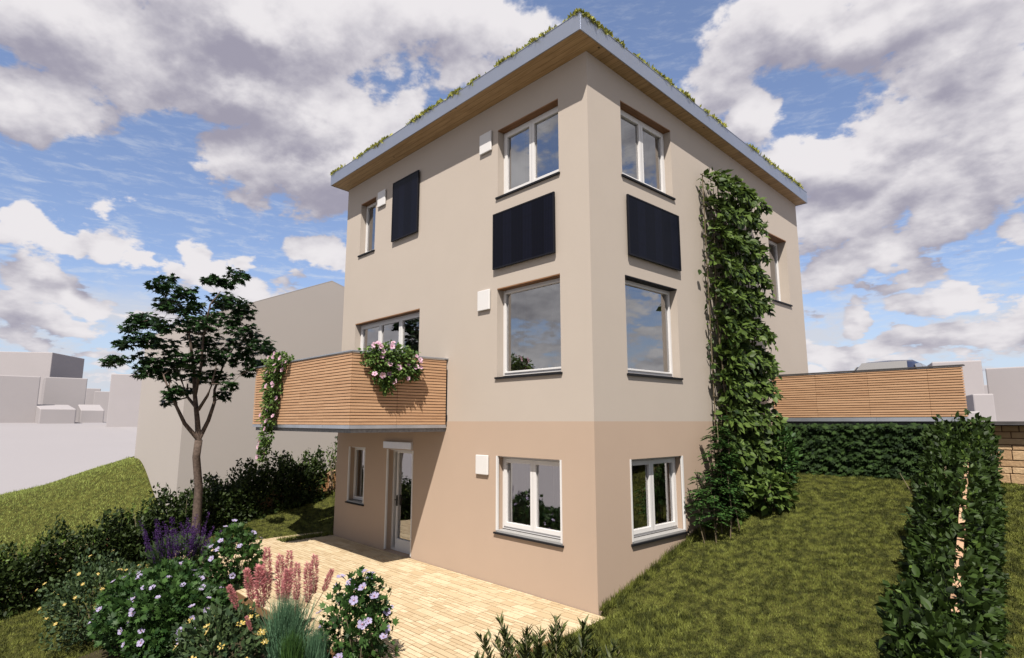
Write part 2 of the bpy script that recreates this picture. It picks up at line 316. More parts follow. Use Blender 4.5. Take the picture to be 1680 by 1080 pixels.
# ------------------------------------------------------------------ mesh helpers
class MB:
    def __init__(s): s.v = []; s.f = []; s.mi = []; s.starts = []
    def quad(s, a, b, c, d, mi=0):
        n = len(s.v); s.v += [tuple(a), tuple(b), tuple(c), tuple(d)]; s.f.append((n, n + 1, n + 2, n + 3)); s.mi.append(mi)
    def poly(s, pts, mi=0):
        n = len(s.v); s.v += [tuple(q) for q in pts]; s.f.append(tuple(range(n, n + len(pts)))); s.mi.append(mi)
    def box(s, p0, p1, mi=0, T=None):
        x0, y0, z0 = p0; x1, y1, z1 = p1
        q = [(x0, y0, z0), (x1, y0, z0), (x1, y1, z0), (x0, y1, z0), (x0, y0, z1), (x1, y0, z1), (x1, y1, z1), (x0, y1, z1)]
        if T: q = [T(*a) for a in q]
        n = len(s.v); s.v += q
        for f in ((0, 3, 2, 1), (4, 5, 6, 7), (0, 1, 5, 4), (1, 2, 6, 5), (2, 3, 7, 6), (3, 0, 4, 7)):
            s.f.append(tuple(n + i for i in f)); s.mi.append(mi)
    def prism(s, poly, h0, h1, T, mi=0):
        k = len(poly); n = len(s.v)
        s.v += [T(a, b, h0) for a, b in poly] + [T(a, b, h1) for a, b in poly]
        s.f.append(tuple(n + i for i in range(k))[::-1]); s.mi.append(mi)
        s.f.append(tuple(n + k + i for i in range(k))); s.mi.append(mi)
        for i in range(k):
            j = (i + 1) % k; s.f.append((n + i, n + j, n + k + j, n + k + i)); s.mi.append(mi)
    def tube(s, pts, rad, seg=7, mi=0):
        s.starts.append((len(s.v), len(s.f))); pts = [Vector(q) for q in pts]; n0 = len(s.v); k = len(pts)
        for i, q in enumerate(pts):
            d = (pts[min(i + 1, k - 1)] - pts[max(i - 1, 0)]).normalized()
            a = d.orthogonal().normalized() if abs(d.z) < 0.95 else Vector((1, 0, 0)); a = (a - d * a.dot(d)).normalized(); b = d.cross(a)
            r = rad[i] if hasattr(rad, '__len__') else rad
            for j in range(seg):
                th = 2 * pi * j / seg; s.v.append(tuple(q + a * (r * cos(th)) + b * (r * sin(th))))
        for i in range(k - 1):
            for j in range(seg):
                s.f.append((n0 + i * seg + j, n0 + i * seg + (j + 1) % seg, n0 + (i + 1) * seg + (j + 1) % seg, n0 + (i + 1) * seg + j)); s.mi.append(mi)
        s.f.append(tuple(n0 + (k - 1) * seg + j for j in range(seg))); s.mi.append(mi)
    def build_each(s, name, mats, parent):
        """one object for every tube"""
        st = s.starts + [(len(s.v), len(s.f))]
        for (v0, f0), (v1, f1) in zip(st[:-1], st[1:]):
            mb = MB(); mb.v = s.v[v0:v1]; mb.f = [tuple(i - v0 for i in f) for f in s.f[f0:f1]]; mb.mi = s.mi[f0:f1]; mb.build(name, mats, parent, smooth=True)
    def build(s, name, mats, parent=None, bevel=0.0, smooth=False, fix=True):
        me = bpy.data.meshes.new(name); me.from_pydata(s.v, [], s.f)
        for mm in (mats if isinstance(mats, (list, tuple)) else [mats]): me.materials.append(MT[mm] if isinstance(mm, str) else mm)
        me.polygons.foreach_set('material_index', s.mi)
        if smooth: me.polygons.foreach_set('use_smooth', [True] * len(s.f))
        me.update()
        o = bpy.data.objects.new(name, me); col.objects.link(o)
        if bevel:
            md = o.modifiers.new('bevel', 'BEVEL'); md.width = bevel; md.segments = 2; md.limit_method = 'ANGLE'
        if parent: o.parent = parent; o.matrix_parent_inverse = Matrix.Translation(parent.location).inverted() if parent.parent is None and parent.type == 'EMPTY' else Matrix()
        return o
def empty(name, loc=(0, 0, 0)):
    o = bpy.data.objects.new(name, None); col.objects.link(o); o.location = loc; o.empty_display_size = 0.2
    return o
def tag(o, label=None, cat=None, group=None, kind=None):
    if label: o['label'] = label
    if cat: o['category'] = cat
    if group: o['group'] = group
    if kind: o['kind'] = kind
    return o
def fitparent(o, parent):
    o.parent = parent
    o.matrix_parent_inverse = Matrix.Translation(parent.location).inverted() if parent.type == 'EMPTY' else Matrix()

# leaf templates: vertices (across, along, off) and triangles
T_OVATE = (np.array([(0, 0, 0), (-.20, .22, .05), (-.25, .55, .06), (0, 1, -.06), (.25, .55, .06), (.20, .22, .05), (0, .45, -.02)]),
           [(0, 6, 1), (1, 6, 2), (2, 6, 3), (3, 6, 4), (4, 6, 5), (5, 6, 0)])
T_BROAD = (np.array([(0, 0, 0), (-.24, .20, .05), (-.31, .52, .05), (0, 1, -.10), (.31, .52, .05), (.24, .20, .05), (0, .45, -.03)]),
           [(0, 6, 1), (1, 6, 2), (2, 6, 3), (3, 6, 4), (4, 6, 5), (5, 6, 0)])
T_NARROW = (np.array([(0, 0, 0), (-.10, .4, .03), (0, 1, -.08), (.10, .4, .03)]), [(0, 3, 2), (0, 2, 1)])
T_MAPLE = (np.array([(0, 0, 0), (-.18, .10, 0), (-.50, .22, -.05), (-.30, .42, 0), (-.42, .80, -.06), (-.13, .62, 0), (0, 1.0, -.08), (.13, .62, 0), (.42, .80, -.06), (.30, .42, 0), (.50, .22, -.05), (.18, .10, 0), (0, .42, .03)]),
           [(12, i, (i + 1) % 12) for i in range(12)][::-1])
T_BLADE = (np.array([(-.5, 0, 0), (.5, 0, 0), (0, 1, 0)]), [(0, 1, 2)])
T_ARC = (np.array([(-.5, 0, 0), (.5, 0, 0), (.4, .5, .10), (-.4, .5, .10), (0, 1, .45)]), [(0, 1, 2), (0, 2, 3), (3, 2, 4)])
T_HAIR = (np.array([(-.5, 0, 0), (.5, 0, 0), (0, 1, .2)]), [(0, 1, 2)])

def unit(a): return a / np.maximum(np.linalg.norm(a, axis=-1, keepdims=True), 1e-9)
def leaves(tmpl, P, along, normal, size, width=None):
    """vertices and faces of one leaf per point"""
    V0, F0 = tmpl; n = len(P); k = len(V0)
    Y = unit(along); Z = unit(normal - (normal * Y).sum(1, keepdims=True) * Y); X = np.cross(Y, Z)
    size = np.broadcast_to(np.asarray(size, float), (n,))[:, None, None]
    wd = size if width is None else np.broadcast_to(np.asarray(width, float), (n,))[:, None, None]
    V = P[:, None, :] + V0[None, :, 0:1] * X[:, None] * wd + V0[None, :, 1:2] * Y[:, None] * size + V0[None, :, 2:3] * Z[:, None] * size
    F = (np.array(F0)[None] + (np.arange(n) * k)[:, None, None]).reshape(-1, 3)
    return V.reshape(-1, 3), F
def npmesh(name, V, F, mats, parent=None, mi=None, link=True):
    me = bpy.data.meshes.new(name)
    me.vertices.add(len(V)); me.vertices.foreach_set('co', np.ascontiguousarray(V, dtype=np.float32).ravel())
    nf, k = F.shape
    me.loops.add(nf * k); me.loops.foreach_set('vertex_index', F.astype(np.int32).ravel())
    me.polygons.add(nf); me.polygons.foreach_set('loop_start', np.arange(0, nf * k, k, dtype=np.int32))
    try: me.polygons.foreach_set('loop_total', np.full(nf, k, dtype=np.int32))
    except Exception: pass
    for mm in (mats if isinstance(mats, (list, tuple)) else [mats]): me.materials.append(MT[mm])
    if mi is not None: me.polygons.foreach_set('material_index', np.asarray(mi, dtype=np.int32))
    me.update(calc_edges=True); me.validate()
    o = bpy.data.objects.new(name, me)
    if link: col.objects.link(o)
    if parent: fitparent(o, parent)
    return o
def cat(parts):
    V, F, n = [], [], 0
    for v, f in parts: V.append(v); F.append(f + n); n += len(v)
    return np.concatenate(V), np.concatenate(F)
def rnd(n, k=3): return rng.normal(size=(n, k))
def ball(n, c, r, inner=0.5, lump=0.25, seed=0):
    """points in the outer part of a lumpy ellipsoid, and their outward directions"""
    d = unit(rnd(n)); ph = np.random.default_rng(seed).uniform(0, 6.28, 6)
    l = 1 + lump * 0.5 * (np.sin(4 * d[:, 0] + ph[0]) * np.sin(5 * d[:, 1] + ph[1]) + np.sin(6 * d[:, 2] + ph[2]) * np.cos(5 * d[:, 0] + ph[3]))
    rad = (inner + (1 - inner) * rng.random(n) ** 0.5) * l
    return np.asarray(c) + d * rad[:, None] * np.asarray(r), d

# ------------------------------------------------------------------ ground
LY = [-16, -8, -5.86, -4.5, -3.2, -1.26, 0, 1.37, 6, 12, 30]; LZ = [-3.0, -1.6, -1.17, -0.89, -0.42, 0.19, 0.45, 0.69, 1.9, 2.5, 2.6]
RY = [-16, -5, -2.5, -1, 0, 0.71, 1.9, 2.8, 6.2, 30]; RZ = [-1.9, -0.62, -0.14, 0.0, 0.05, 0.22, 0.56, 0.78, 1.66, 1.7]
def sstep(a, b, x):
    q = np.clip((x - a) / (b - a), 0, 1); return q * q * (3 - 2 * q)
def lawn_z(x, y):
    x = np.asarray(x, float); y = np.asarray(y, float)
    L = np.interp(y, LY, LZ); Rr = np.interp(y, RY, RZ)
    tx = sstep(-11.0, -8.3, x)
    front = np.where(y < 0, sstep(-9.0, 0.0, x), tx)      # in front of the house the slope turns gradually
    fr = np.where(y < -2.9, sstep(-8.0, 0.5, x), tx)
    z = L * (1 - fr) + Rr * fr
    z = z + 1.42 * (1 - sstep(-19.5, -15.0, x)) - 0.26 * sstep(3.9, 5.0, x) * sstep(-3, 2, y)
    return z
TER = (-8.75, 0.26, -3.35, 0.0)      # terrace x0 x1 y0 y1
def in_terrace(x, y, g=0.0): return (x > TER[0] - g) & (x < TER[1] + g) & (y > TER[2] - g) & (y < 0.2)
xs = np.unique(np.round(np.concatenate([np.arange(-20.6, -8.1, 0.28), np.arange(-8.1, 0.01, 0.3), np.arange(0.0, 16, 0.3)]), 3))
ys = np.unique(np.round(np.concatenate([np.arange(-16, 0, 0.3), np.arange(0, 6.25, 0.25), [6.24], np.arange(6.5, 14, 0.4)]), 3))
lm = MB()
gx, gy = np.meshgrid(xs, ys, indexing='ij'); gz = lawn_z(gx, gy)
gz = np.where(in_terrace(gx, gy), np.minimum(gz, -0.06), gz)
lm.v = [tuple(q) for q in np.stack([gx, gy, gz], -1).reshape(-1, 3)]
ny = len(ys)
for i in range(len(xs) - 1):
    for j in range(ny - 1):
        mxx, myy = (xs[i] + xs[i + 1]) / 2, (ys[j] + ys[j + 1]) / 2
        if -8.1 < mxx < 0 and 0 < myy: continue
        if mxx > 0 and myy > 6.24: continue
        lm.f.append((i * ny + j, (i + 1) * ny + j, (i + 1) * ny + j + 1, i * ny + j + 1)); lm.mi.append(0)
lawn = tag(lm.build('lawn', 'lawn', smooth=True), kind='structure')

# wide pale ground out to the horizon
def wide_z(x, y):
    near = -2.2 + 4.75 * np.clip((-x - 26) / 80.0, 0, 1)
    far = 2.55
    r = np.hypot(x + 4, y)
    z = np.where(x < -8.1, near, -2.2 + 4.75 * sstep(20, 110, r))
    up = np.where(x > -8.2, (y > 6.3).astype(float), sstep(8, 26, y))
    z = z * (1 - up) + far * up
    z = np.where(y < -18, -4.0 + 6.5 * sstep(30, 150, r), z)
    return np.where(r > 160, far, z)
gxs = np.unique(np.concatenate([-np.geomspace(20, 3000, 26), np.arange(-20, 20, 2.5), [-8.2, -8.15], np.geomspace(20, 3000, 20)]))
gys = np.unique(np.concatenate([-np.geomspace(20, 3000, 20), np.arange(-20, 20, 2.5), [6.26, 6.36], np.geomspace(20, 3000, 20)]))
gm = MB(); X, Y = np.meshgrid(gxs, gys, indexing='ij'); Zz = wide_z(X, Y)
gm.v = [tuple(q) for q in np.stack([X, Y, Zz], -1).reshape(-1, 3)]; ny = len(gys)
for i in range(len(gxs) - 1):
    for j in range(ny - 1):
        cxm, cym = (gxs[i] + gxs[i + 1]) / 2, (gys[j] + gys[j + 1]) / 2
        if -8.1 < cxm < 0 and 0 < cym < 8.4: continue
        gm.f.append((i * ny + j, (i + 1) * ny + j, (i + 1) * ny + j + 1, i * ny + j + 1)); gm.mi.append(0)
tag(gm.build('ground', 'mass_ground'), kind='structure')

# terrace: courses of sandstone slabs of mixed lengths over a jointing bed
tb = MB(); tb.box((TER[0], TER[2], -0.12), (TER[1], -0.004, -0.006))
tag(tb.build('terrace_bed', 'mortar'), kind='structure')
tm = MB(); y = TER[2] + 0.01
r2 = random.Random(3)
rows = []
while y < -0.06:
    hgt = r2.choice([0.07, 0.075, 0.08, 0.09, 0.10, 0.16]); hgt = min(hgt, -0.01 - y)
    x = TER[0] + 0.01 - r2.random() * 0.2
    while x < TER[1]:
        ln = r2.choice([0.12, 0.15, 0.18, 0.22, 0.28, 0.34]) if hgt < 0.14 else r2.choice([0.24, 0.34, 0.44])
        a, b_ = max(x, TER[0] + 0.01), min(x + ln, TER[1] - 0.01)
        if b_ - a > 0.05: tm.box((a, y, -0.05), (b_ - 0.010, y + hgt - 0.014, 0.0 + r2.uniform(-0.002, 0.002)))
        x += ln
    y += hgt
tag(tm.build('terrace', 'paving'), kind='structure')

# soil of the flower bed, a sheet over the slope
bm_ = MB()
bx = np.arange(-8.6, 1.4, 0.3); by = np.arange(-6.4, -3.3, 0.25)
for i in range(len(bx) - 1):
    for j in range(len(by) - 1):
        cxx, cyy = bx[i] + .15, by[j] + .12
        if cxx < -6.1 or cyy < -5.6 + 0.16 * (cxx + 4) ** 2 * 0.12: continue
        q = [(a, b_, float(lawn_z(a, b_)) + 0.03) for a, b_ in ((bx[i], by[j]), (bx[i + 1], by[j]), (bx[i + 1], by[j + 1]), (bx[i], by[j + 1]))]
        bm_.quad(*q)
tag(bm_.build('flower_bed', 'soil'), kind='structure')

# ------------------------------------------------------------------ house
HX, HY = -8.1, 8.35
def roof_z(y): return 8.715 - 0.058 * y
house = empty('house', (-4.05, 4.2, 0))
tag(house, 'three-storey house, cream plaster above a tan ground floor, green roof on top', 'house')
TA = lambda u, v, z: (u, v, z)             # terrace side: u = x, v inwards = +y
TB = lambda u, v, z: (-v, u, z)            # garden side: u = y, v inwards = -x
ZS = 2.70
OPEN_A = [(-2.18, -0.64, 6.79, 8.15), (-2.18, -0.645, 3.45, 5.08), (-2.19, -0.66, 0.835, 2.108), (-7.38, -6.655, 6.76, 8.13),
          (-7.43, -4.655, 2.78, 5.065), (-7.49, -6.71, 0.835, 2.106), (-5.775, -4.75, 0.0, 2.105)]
OPEN_B = [(0.89, 2.465, 6.81, 8.195), (0.875, 2.45, 3.44, 5.09), (0.855, 2.405, 0.835, 2.108), (6.555, 7.57, 5.46, 7.10)]
wm = MB()
def wall(T, u0, u1, opens, flip, depth=0.30, slope=False):
    us = sorted({u0, u1} | {o[0] for o in opens} | {o[1] for o in opens}); zs = sorted({-1.4, ZS, 99.0} | {o[2] for o in opens} | {o[3] for o in opens})
    zt = lambda u, z: (roof_z(u) if slope else roof_z(0)) if z > 90 else z
    for a, b_ in zip(us[:-1], us[1:]):
        for c0, c1 in zip(zs[:-1], zs[1:]):
            mu, mz = (a + b_) / 2, (c0 + min(c1, 9)) / 2
            if any(o[0] < mu < o[1] and o[2] < mz < o[3] for o in opens): continue
            q = [T(a, 0, zt(a, c0)), T(b_, 0, zt(b_, c0)), T(b_, 0, zt(b_, c1)), T(a, 0, zt(a, c1))]
            wm.quad(*q, mi=1 if mz < ZS else 0)
    for (a, b_, c0, c1) in opens:
        k = 1 if c1 < ZS else 0
        wm.quad(T(a, 0, c0), T(a, depth, c0), T(a, depth, c1), T(a, 0, c1), k); wm.quad(T(b_, 0, c0), T(b_, 0, c1), T(b_, depth, c1), T(b_, depth, c0), k)
        wm.quad(T(a, 0, c1), T(a, depth, c1), T(b_, depth, c1), T(b_, 0, c1), k); wm.quad(T(a, 0, c0), T(b_, 0, c0), T(b_, depth, c0), T(a, depth, c0), k)
wall(TA, HX, 0.0, OPEN_A, False); wall(TB, 0.0, HY, OPEN_B, True, slope=True)
for (p0, p1) in (((HX, 0), (HX, HY)), ((HX, HY), (0, HY))):
    wm.quad((*p0, -1.4), (*p1, -1.4), (*p1, ZS), (*p0, ZS), 1)
    wm.quad((*p0, ZS), (*p1, ZS), (*p1, roof_z(p1[1])), (*p0, roof_z(p0[1])), 0)
wm.build('wall', ['cream', 'tan'], house)
im = MB()
for z in (-0.01, 2.66, 5.62): im.box((HX + .02, .31, z - .1), (-.31, HY - .02, z), 1)
im.box((HX + .02, 3.2, 0), (-2.9, 3.3, 8.4)); im.box((-3.0, .31, 0), (-2.9, 8.2, 8.4)); im.box((-2.8, 3.6, 0), (-.31, 3.7, 8.4))
im.build('room', ['room', 'roomfloor'], house)

# roof slab with timber soffit and metal fascia
RX0, RX1, RY0, RY1 = -8.18, 0.27, -0.47, 8.42
rm = MB()
rp = lambda x, y, dz: (x, y, roof_z(y) + dz)
def slab(mb, x0, x1, y0, y1, d0, d1, mi=0):
    a = [rp(x0, y0, d0), rp(x1, y0, d0), rp(x1, y1, d0), rp(x0, y1, d0)]; b_ = [rp(x0, y0, d1), rp(x1, y0, d1), rp(x1, y1, d1), rp(x0, y1, d1)]
    n = len(mb.v); mb.v += a + b_
    for f in ((0, 3, 2, 1), (4, 5, 6, 7), (0, 1, 5, 4), (1, 2, 6, 5), (2, 3, 7, 6), (3, 0, 4, 7)): mb.f.append(tuple(n + i for i in f)); mb.mi.append(mi)
slab(rm, RX0 + .02, RX1 - .02, RY0 + .02, RY1 - .02, 0.03, 0.24)
roof = rm.build('roof', 'soil', house)
sm = MB(); slab(sm, RX0 + .012, RX1 - .012, RY0 + .012, RY1 - .012, 0.004, 0.03); sm.build('soffit', 'soffit', roof)
fm = MB()
slab(fm, RX0, RX1, RY0 - .006, RY0 + .012, -.004, 0.275); slab(fm, RX1 - .012, RX1 + .006, RY0 + .012, RY1, -.004, 0.275)
slab(fm, RX0 - .006, RX0 + .012, RY0 + .012, RY1, -.004, 0.275); slab(fm, RX0, RX1, RY1, RY1 + .018, -.004, 0.275)
slab(fm, RX0 - .006, RX1 + .006, RY0 - .012, RY0 + .05, 0.275, 0.287); slab(fm, RX1 - .05, RX1 + .012, RY0 + .05, RY1, 0.275, 0.287); slab(fm, RX0 - .012, RX0 + .05, RY0 + .05, RY1, 0.275, 0.287)
fm.build('fascia', 'fascia', roof)

# windows
def window(T, o, sashes, style, depth=0.15, side=1, curtain=True, name='window', lab=None, split=None):
    u0, u1, z0, z1 = o
    B = lambda mb, a, b_, c, d, e, f, mi=0: mb.box((a, b_, c), (d, e, f), mi, T)
    zb = z0 + (0.05 if name == 'window' else 0.0)
    zt = z1 - (0.024 if style in ('brown', 'dark') else 0.0)
    fw = 0.055
    fr = MB(); d0, d1 = depth, depth + 0.075
    B(fr, u0, d0, zb, u0 + fw, d1, zt); B(fr, u1 - fw, d0, zb, u1, d1, zt)
    B(fr, u0 + fw, d0, zt - fw, u1 - fw, d1, zt); B(fr, u0 + fw, d0, zb, u1 - fw, d1, zb + fw)
    edges = split or [u0 + fw + (u1 - u0 - 2 * fw) * i / sashes for i in range(sashes + 1)]
    sw = 0.06 if sashes > 1 else 0.02
    sb = sw if name == 'window' else 0.20
    panes = MB()
    for a, b_ in zip(edges[:-1], edges[1:]):
        a += 0.004; b_ -= 0.004
        e0, e1 = depth - 0.018, depth + 0.055
        B(fr, a - .01, e0, zb + fw - .012, a + sw, e1, zt - fw + .012); B(fr, b_ - sw, e0, zb + fw - .012, b_ + .01, e1, zt - fw + .012)
        B(fr, a + sw, e0, zt - fw - sw, b_ - sw, e1, zt - fw + .012); B(fr, a + sw, e0, zb + fw - .012, b_ - sw, e1, zb + fw + sb)
        panes.quad(T(a + sw, depth + .02, zb + fw + sb), T(b_ - sw, depth + .02, zb + fw + sb), T(b_ - sw, depth + .02, zt - fw - sw), T(a + sw, depth + .02, zt - fw - sw))
    wo = fr.build(name, 'white', house, bevel=0.004)
    if lab: wo['label'] = lab
    panes.build('pane', 'glass', wo)
    if name == 'window':
        s = MB()
        if style == 'brown' or style == 'dark':
            B(s, u0 - .03, -.035, z0 - .012, u1 + .03, 0, z0 + .022); B(s, u0 + .002, 0, z0 - .012, u1 - .002, depth, z0 + .022); s.build('sill', 'sill', wo)
        else:
            B(s, u0 - .03, -.04, z0 - .022, u1 + .03, 0, z0 + .006, 1); B(s, u0 + .002, 0, z0 - .022, u1 - .002, depth, z0 + .04, 0); s.build('sill', ['stone_sill', 'sill'], wo)
    if style in ('brown', 'dark'):
        s = MB(); B(s, u0 + .002, -.003, z1 - .022, u1 - .002, depth + .02, z1 - .002); s.build('lining', ('lining' if T is TA else 'liningy') if style == 'brown' else 'dark', wo)
    else:
        s = MB(); B(s, u0 + .001, -.008, z0 + .03, u0 + .035, .03, z1); B(s, u1 - .035, -.008, z0 + .03, u1 - .001, .03, z1)
        B(s, u0 + .035, .06, z1 - .02, u1 - .035, depth, z1 - .003); s.build('guide_rail', 'white', wo)
    if curtain:
        for k, (ca, cb) in enumerate(((u0 + .07, u0 + .07 + (u1 - u0) * .24), (u1 - .07 - (u1 - u0) * .24, u1 - .07))):
            s = MB(); n = 26
            pts = [(ca + (cb - ca) * i / n, depth + .11 + .022 * sin(i * 1.5 + k)) for i in range(n + 1)]
            for (a, va), (b_, vb) in zip(pts[:-1], pts[1:]): s.quad(T(a, va, z0 + .05), T(b_, vb, z0 + .05), T(b_, vb, z1 - .06), T(a, va, z1 - .06))
            s.build('curtain', 'curtain', wo, smooth=True)
    if curtain and style == 'white':
        s = MB(); s.quad(T(u0 + .07, depth + .16, z0 + .04), T(u1 - .07, depth + .16, z0 + .04), T(u1 - .07, depth + .16, z1 - .05), T(u0 + .07, depth + .16, z1 - .05)); s.build('sheer_curtain', 'sheer', wo)  # sheer added across the full width to lift the dark panes
    return wo
window(TA, OPEN_A[0], 2, 'brown'); window(TA, OPEN_A[1], 1, 'brown'); window(TA, OPEN_A[2], 2, 'white')
window(TA, OPEN_A[3], 1, 'brown', curtain=False); window(TA, OPEN_A[4], 3, 'brown'); window(TA, OPEN_A[5], 1, 'white', curtain=False)
window(TB, OPEN_B[0], 2, 'brown'); window(TB, OPEN_B[1], 1, 'dark'); window(TB, OPEN_B[2], 2, 'white'); window(TB, OPEN_B[3], 1, 'plain2' if False else 'brown', curtain=False, depth=0.22)
# terrace door with a fixed side light
dr = window(TA, OPEN_A[6], 1, 'white', depth=0.16, curtain=False, name='door', split=[-5.775 + 0.20, -4.75 - 0.055])
hm = MB()
hm.box((-5.545, .118, .92), (-5.515, .142, 1.14)); hm.tube([(-5.53, .12, 1.05), (-5.53, .075, 1.05)], .011); hm.tube([(-5.53, .078, 1.05), (-5.41, .078, 1.05)], [.012, .009])
hm.build('handle', 'hinge', dr, smooth=False)
bb = MB(); bb.box((-5.86, -.055, 2.125), (-4.78, 0.0, 2.27)); bb.build('blind_cassette', 'lightmetal', house, bevel=0.006)

# balcony
BX0, BX1, BY0 = -8.13, -3.63, -2.06
bl = MB(); bl.box((BX0 + .06, BY0 + .06, 2.505), (BX1 - .04, -0.003, 2.61)); balc = bl.build('balcony', 'concrete', house)
cl = MB(); P_ = 0.0545; n = 23
seams_x = [BX0, -7.40, -6.66, -5.69, -4.63, BX1]
for i in range(n):
    z = 2.64 + i * P_; h = P_ - 0.0125
    for a, b_ in zip(seams_x[:-1], seams_x[1:]): cl.box((a + .003, BY0, z), (b_ - .003, BY0 + .022, z + h))
bl1 = cl.build('cladding', 'larch', balc, bevel=0.0025)
cl = MB()
for xx in (BX1 - .022, BX0):
    cl = MB()
    for i in range(n):
        z = 2.64 + i * P_; h = P_ - 0.0125
        for a, b_ in ((BY0 + .024, -1.13), (-1.124, -0.035)): cl.box((xx, a, z), (xx + .022, b_, z + h))
    cl.build('cladding', 'larchy', balc, bevel=0.0025)
cb = MB()
cb.box((BX0 + .03, BY0 + .023, 2.63), (BX1 - .03, BY0 + .028, 3.87)); cb.box((BX1 - .030, BY0 + .03, 2.63), (BX1 - .024, -.02, 3.87)); cb.box((BX0 + .024, BY0 + .03, 2.63), (BX0 + .030, -.02, 3.87))
for xx in (BX0 + .06, -6.66, -5.69, -4.63, BX1 - .1): cb.box((xx, BY0 + .03, 2.6), (xx + .04, BY0 + .07, 3.86))
cb.box((BX1 - .03, -.034, 2.72), (BX1 + .012, -.004, 2.82)); cb.box((BX1 - .02, -.022, 2.6), (BX1 - .004, -.003, 3.7))
cb.build('backing', 'dark', balc)
cp = MB(); cp.box((BX0 - .02, BY0 - .02, 3.895), (BX1 + .02, BY0 + .08, 3.92)); cp.box((BX1 - .08, BY0 + .08, 3.895), (BX1 + .02, -.003, 3.92)); cp.box((BX0 - .02, BY0 + .08, 3.895), (BX0 + .08, -.003, 3.92)); cp.build('handrail', 'zinc', balc, bevel=0.004)
ap = MB()
for a, b_ in zip(seams_x[:-1], seams_x[1:]): ap.box((a + .002, BY0 + .004, 2.575), (b_ - .002, BY0 + .016, 2.636))
for a, b_ in ((BY0 + .016, -1.13), (-1.126, -.01)): ap.box((BX1 - .016, a, 2.575), (BX1 - .004, b_, 2.636)); ap.box((BX0 + .004, a, 2.575), (BX0 + .016, b_, 2.636))
ap.build('drip_edge', 'zinc', balc)

# ventilation hoods on the terrace wall
def hood(x0, x1, z0, z1, lab):
    q = empty('vent_hood', ((x0 + x1) / 2, 0, z0)); tag(q, lab, 'vent', 'white ventilation hoods on the facade')
    s = MB(); s.box((x0, -.05, z0), (x1, -.012, z1)); s.build('cover', 'white', q, bevel=0.012)
    s = MB(); s.box((x0 + .03, -.014, z0 + .03), (x1 - .03, -.0005, z1 - .03)); s.build('base', 'lightmetal', q)
hood(-2.67, -2.33, 7.80, 8.20, 'square white vent hood beside the top-floor double window near the corner')
hood(-2.69, -2.35, 4.72, 5.10, 'square white vent hood left of the big undivided middle-floor window')
hood(-2.70, -2.37, 1.77, 2.11, 'square white vent hood on the tan ground-floor wall')
hood(-6.51, -6.165, 7.79, 8.17, 'square white vent hood between the narrow top window and the upright solar panel')

# solar panels: built in a local frame (x across, -y out of the wall), then stood on their wall
def solar(loc, rz, wdt, hgt, lab, n=1):
    q = empty('solar_panel', loc); q.rotation_euler = (0, 0, rz); tag(q, lab, 'solar panel', 'black solar panels hung on the facade')
    def P(mb, name, mat, **k):
        o = mb.build(name, mat, None, **k); o.parent = q; return o
    s = MB(); e = 0.028
    for (a, b_, c, d) in ((0, e, 0, hgt), (wdt - e, wdt, 0, hgt), (e, wdt - e, 0, e), (e, wdt - e, hgt - e, hgt)): s.box((a, -.070, c), (b_, -.036, d))
    P(s, 'frame', 'dark', bevel=0.002)
    s = MB(); s.box((e, -.064, e), (wdt - e, -.040, hgt - e)); P(s, 'cell_sheet', 'solar')
    for xx in (wdt * .25, wdt * .75):
        s = MB(); s.box((xx - .02, -.040, .02), (xx + .02, -.001, hgt - .02)); P(s, 'bracket', 'dark')
solar((-2.24, 0, 5.43), 0, 1.54, 1.05, 'wide black solar panel under the top-floor window on the terrace side')
solar((-5.79, 0, 6.765), 0, 1.05, 1.415, 'upright black solar panel high on the wall right of the narrow window')
solar((0, 0.93, 5.43), pi / 2, 1.60, 1.055, 'wide black solar panel between the two windows left of the climbing vine')

# ------------------------------------------------------------------ roof planting (nobody could count it)
parts = []
def tufts(n, xf, yf, s0, s1, zo=0.285):
    P = np.stack([xf, yf, roof_z(yf) + zo], 1)
    up = rnd(n) * 0.55 + np.array([0, 0, 0.9])
    parts.append(leaves(T_OVATE, P, up, rnd(n), rng.uniform(s0, s1, n)))
def clumped(L0, L1, n):
    """positions along an edge gathered into clumps with bare stretches between"""
    cs = rng.uniform(L0, L1, int((L1 - L0) * 4.2)); ws = rng.uniform(0.04, 0.20, len(cs))
    k = rng.integers(0, len(cs), n); return np.clip(cs[k] + rng.normal(size=n) * ws[k], L0, L1)
n = 6500; tufts(n, clumped(RX0 + .03, RX1 - .03, n), RY0 + rng.uniform(.0, .14, n), .045, .115)
n = 6500; tufts(n, RX1 - rng.uniform(.0, .14, n), clumped(RY0, RY1 - .2, n), .045, .115)
n = 9000; tufts(n, rng.uniform(RX0 + .1, RX1 - .1, n), rng.uniform(RY0 + .1, RY1 - .1, n), .05, .11, .24)
V, F = cat(parts)
rpl = npmesh('roof_planting', V, F, 'sedum'); tag(rpl, 'patchy yellow-green sedum growing along the roof edge', 'roof plants', kind='stuff')

